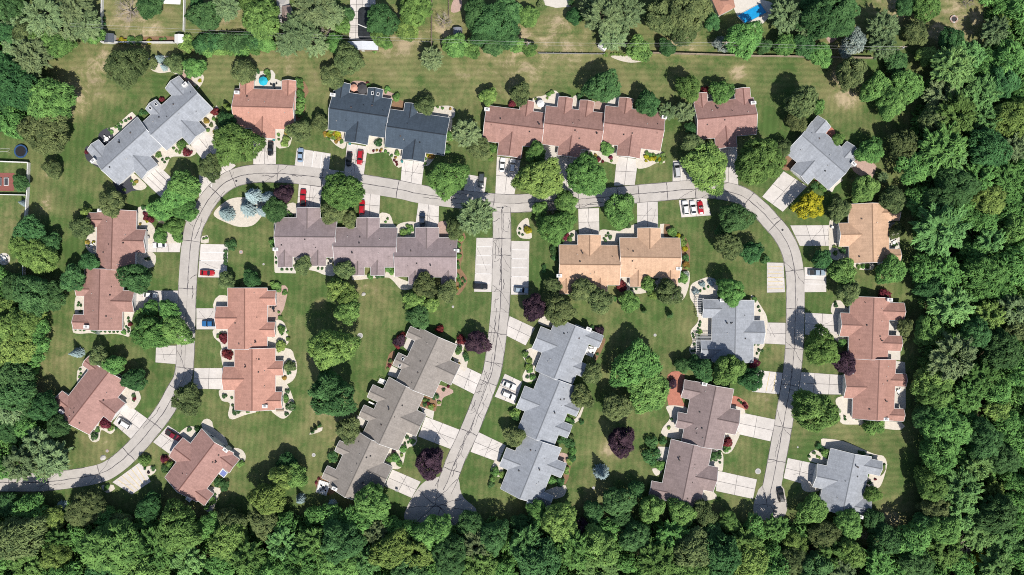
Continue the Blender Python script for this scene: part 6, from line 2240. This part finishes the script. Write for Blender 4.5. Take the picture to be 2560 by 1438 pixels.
boulder('C1', 768, 560, .85, "pale boulder on the lawn beside the curving road")
boulder('B2', 803, 765, .62, "pale boulder on the lawn south of the mauve house")
for tl, x, y, r_, lab in (('B2', 780, 1076, .95, "concrete ring cover on the lawn between the yellow green trees and taupe house"), ('B2', 1475, 860, .4, "small white cover on the lawn near the middle road"), ('C2', 432, 538, .65, "concrete cover on the lawn west of the taupe house"),
                          ('C3', 611, 785, .5, "concrete cover on the lawn below the lone blue spruce"), ('B3', 1071, 1072, .5, "concrete cover on the lawn above the great round tree"), ('C3', 1842, 660, 1.0, "white rimmed cover on the corner lawn by the dusky mauve house"),
                          ('B2', 57, 541, .35, "small cover on the lawn west of the mauve house"), ('C1', 803, 508, .55, "pinkish cover on the lawn near the boulder"), ('C4', 222, 480, .3, "tiny white cover on the lawn by the east road"), ('B1', 1805, 450, .7, "pinkish ring cover beside the west parking bay")):
    X, Y = at(tl, x, y)
    t = empty("drain_cover", (X, Y, 0))
    tag(t, lab, "drain cover", "covers set in the lawns")
    q = MB()
    q.lathe([(r_ * .6, .1), (r_ * .98, .1), (r_, .0)], 20)
    q.obj("ring", M["pink"] if "pink" in lab else M["pebble"], t)
    q = MB()
    q.lathe([(0, .08), (r_ * .6, .08)], 20)
    q.obj("lid", M["grey"], t)
for tl, x, y, lab in (('B2', 1846, 118, "round iron manhole cover in the road junction"), ('A1', 1770, 1355, "round iron manhole cover in the northwest bend of the road"), ('B4', 108, 284, "round iron manhole cover in the northeast bend of the road")):
    X, Y = at(tl, x, y)
    t = empty("manhole_cover", (X, Y, 0.03))
    tag(t, lab, "manhole", "manhole covers in the road")
    q = MB()
    q.lathe([(.38, .022), (.55, .022), (.56, .0)], 20)
    q.obj("ring", M["pebble"], t)
    q = MB()
    q.lathe([(0, .018), (.38, .018)], 20)
    q.obj("lid", M["joint"], t)
for tl, x, y, lab in (('A2', 703, 1078, "teal bin at the west garage of the charcoal house"), ('A2', 1095, 1212, "teal bin at the east garage of the charcoal house"), ('A2', 10, 1048, "teal bin at the garage of the salmon single house"), ('A2', 135, 1048, "teal bin behind the black car"),
                      ('B4', 480, 265, "white bin at the tan house garage, upper"), ('C2', 1055, 800, "grey bin by the south taupe garage"), ('B1', 1112, 340, "dark bin at the upper garage of the brown twin house")):
    X, Y = at(tl, x, y, .6)
    t = empty("wheeled_bin", (X, Y, .035), R.uniform(-.3, .3))
    tag(t, lab, "bin", "bins by the garages")
    q = MB()
    q.add([(x_ * s, y_ * s, z) for s, z in ((.26, 0.05), (.33, 1.0)) for x_, y_ in ((-1, -1), (1, -1), (1, 1), (-1, 1))], [(3, 2, 1, 0)] + [(i, (i + 1) % 4, 4 + (i + 1) % 4, 4 + i) for i in range(4)])
    mm = M["teal"] if "teal" in lab else (M["canvas"] if "white" in lab else M["grey"])
    q.obj("body", mm, t)
    q = MB()
    q.box(-.36, .36, -.38, .36, 1.0, 1.06)
    q.obj("lid", mm, t)

# clothes: golden garden bench at the salmon twin house, white bench in the taupe notch
for tl, x, y, m_, rz, lab in (('C2', 180, 205, M["wood"], 0, "wooden bench on the pale patio south of the salmon twin house"), ('C2', 870, 152, M["vinyl"], -25, "white bench in the notch behind the taupe house")):
    X, Y = at(tl, x, y, .4)
    t = empty("garden_bench", (X, Y, .04), math.radians(rz))
    tag(t, lab, "bench")
    q = MB()
    q.box(-1.3, 1.3, -.3, .3, .4, .47)
    q.obj("seat", m_, t)
    q = MB()
    q.box(-1.3, 1.3, .3, .37, .47, .95)
    q.obj("backrest", m_, t)
    for sx in (-1.15, 1.15):
        q = MB()
        q.box(sx - .05, sx + .05, -.28, .28, 0, .4)
        q.obj("leg", m_, t)

write_labels()
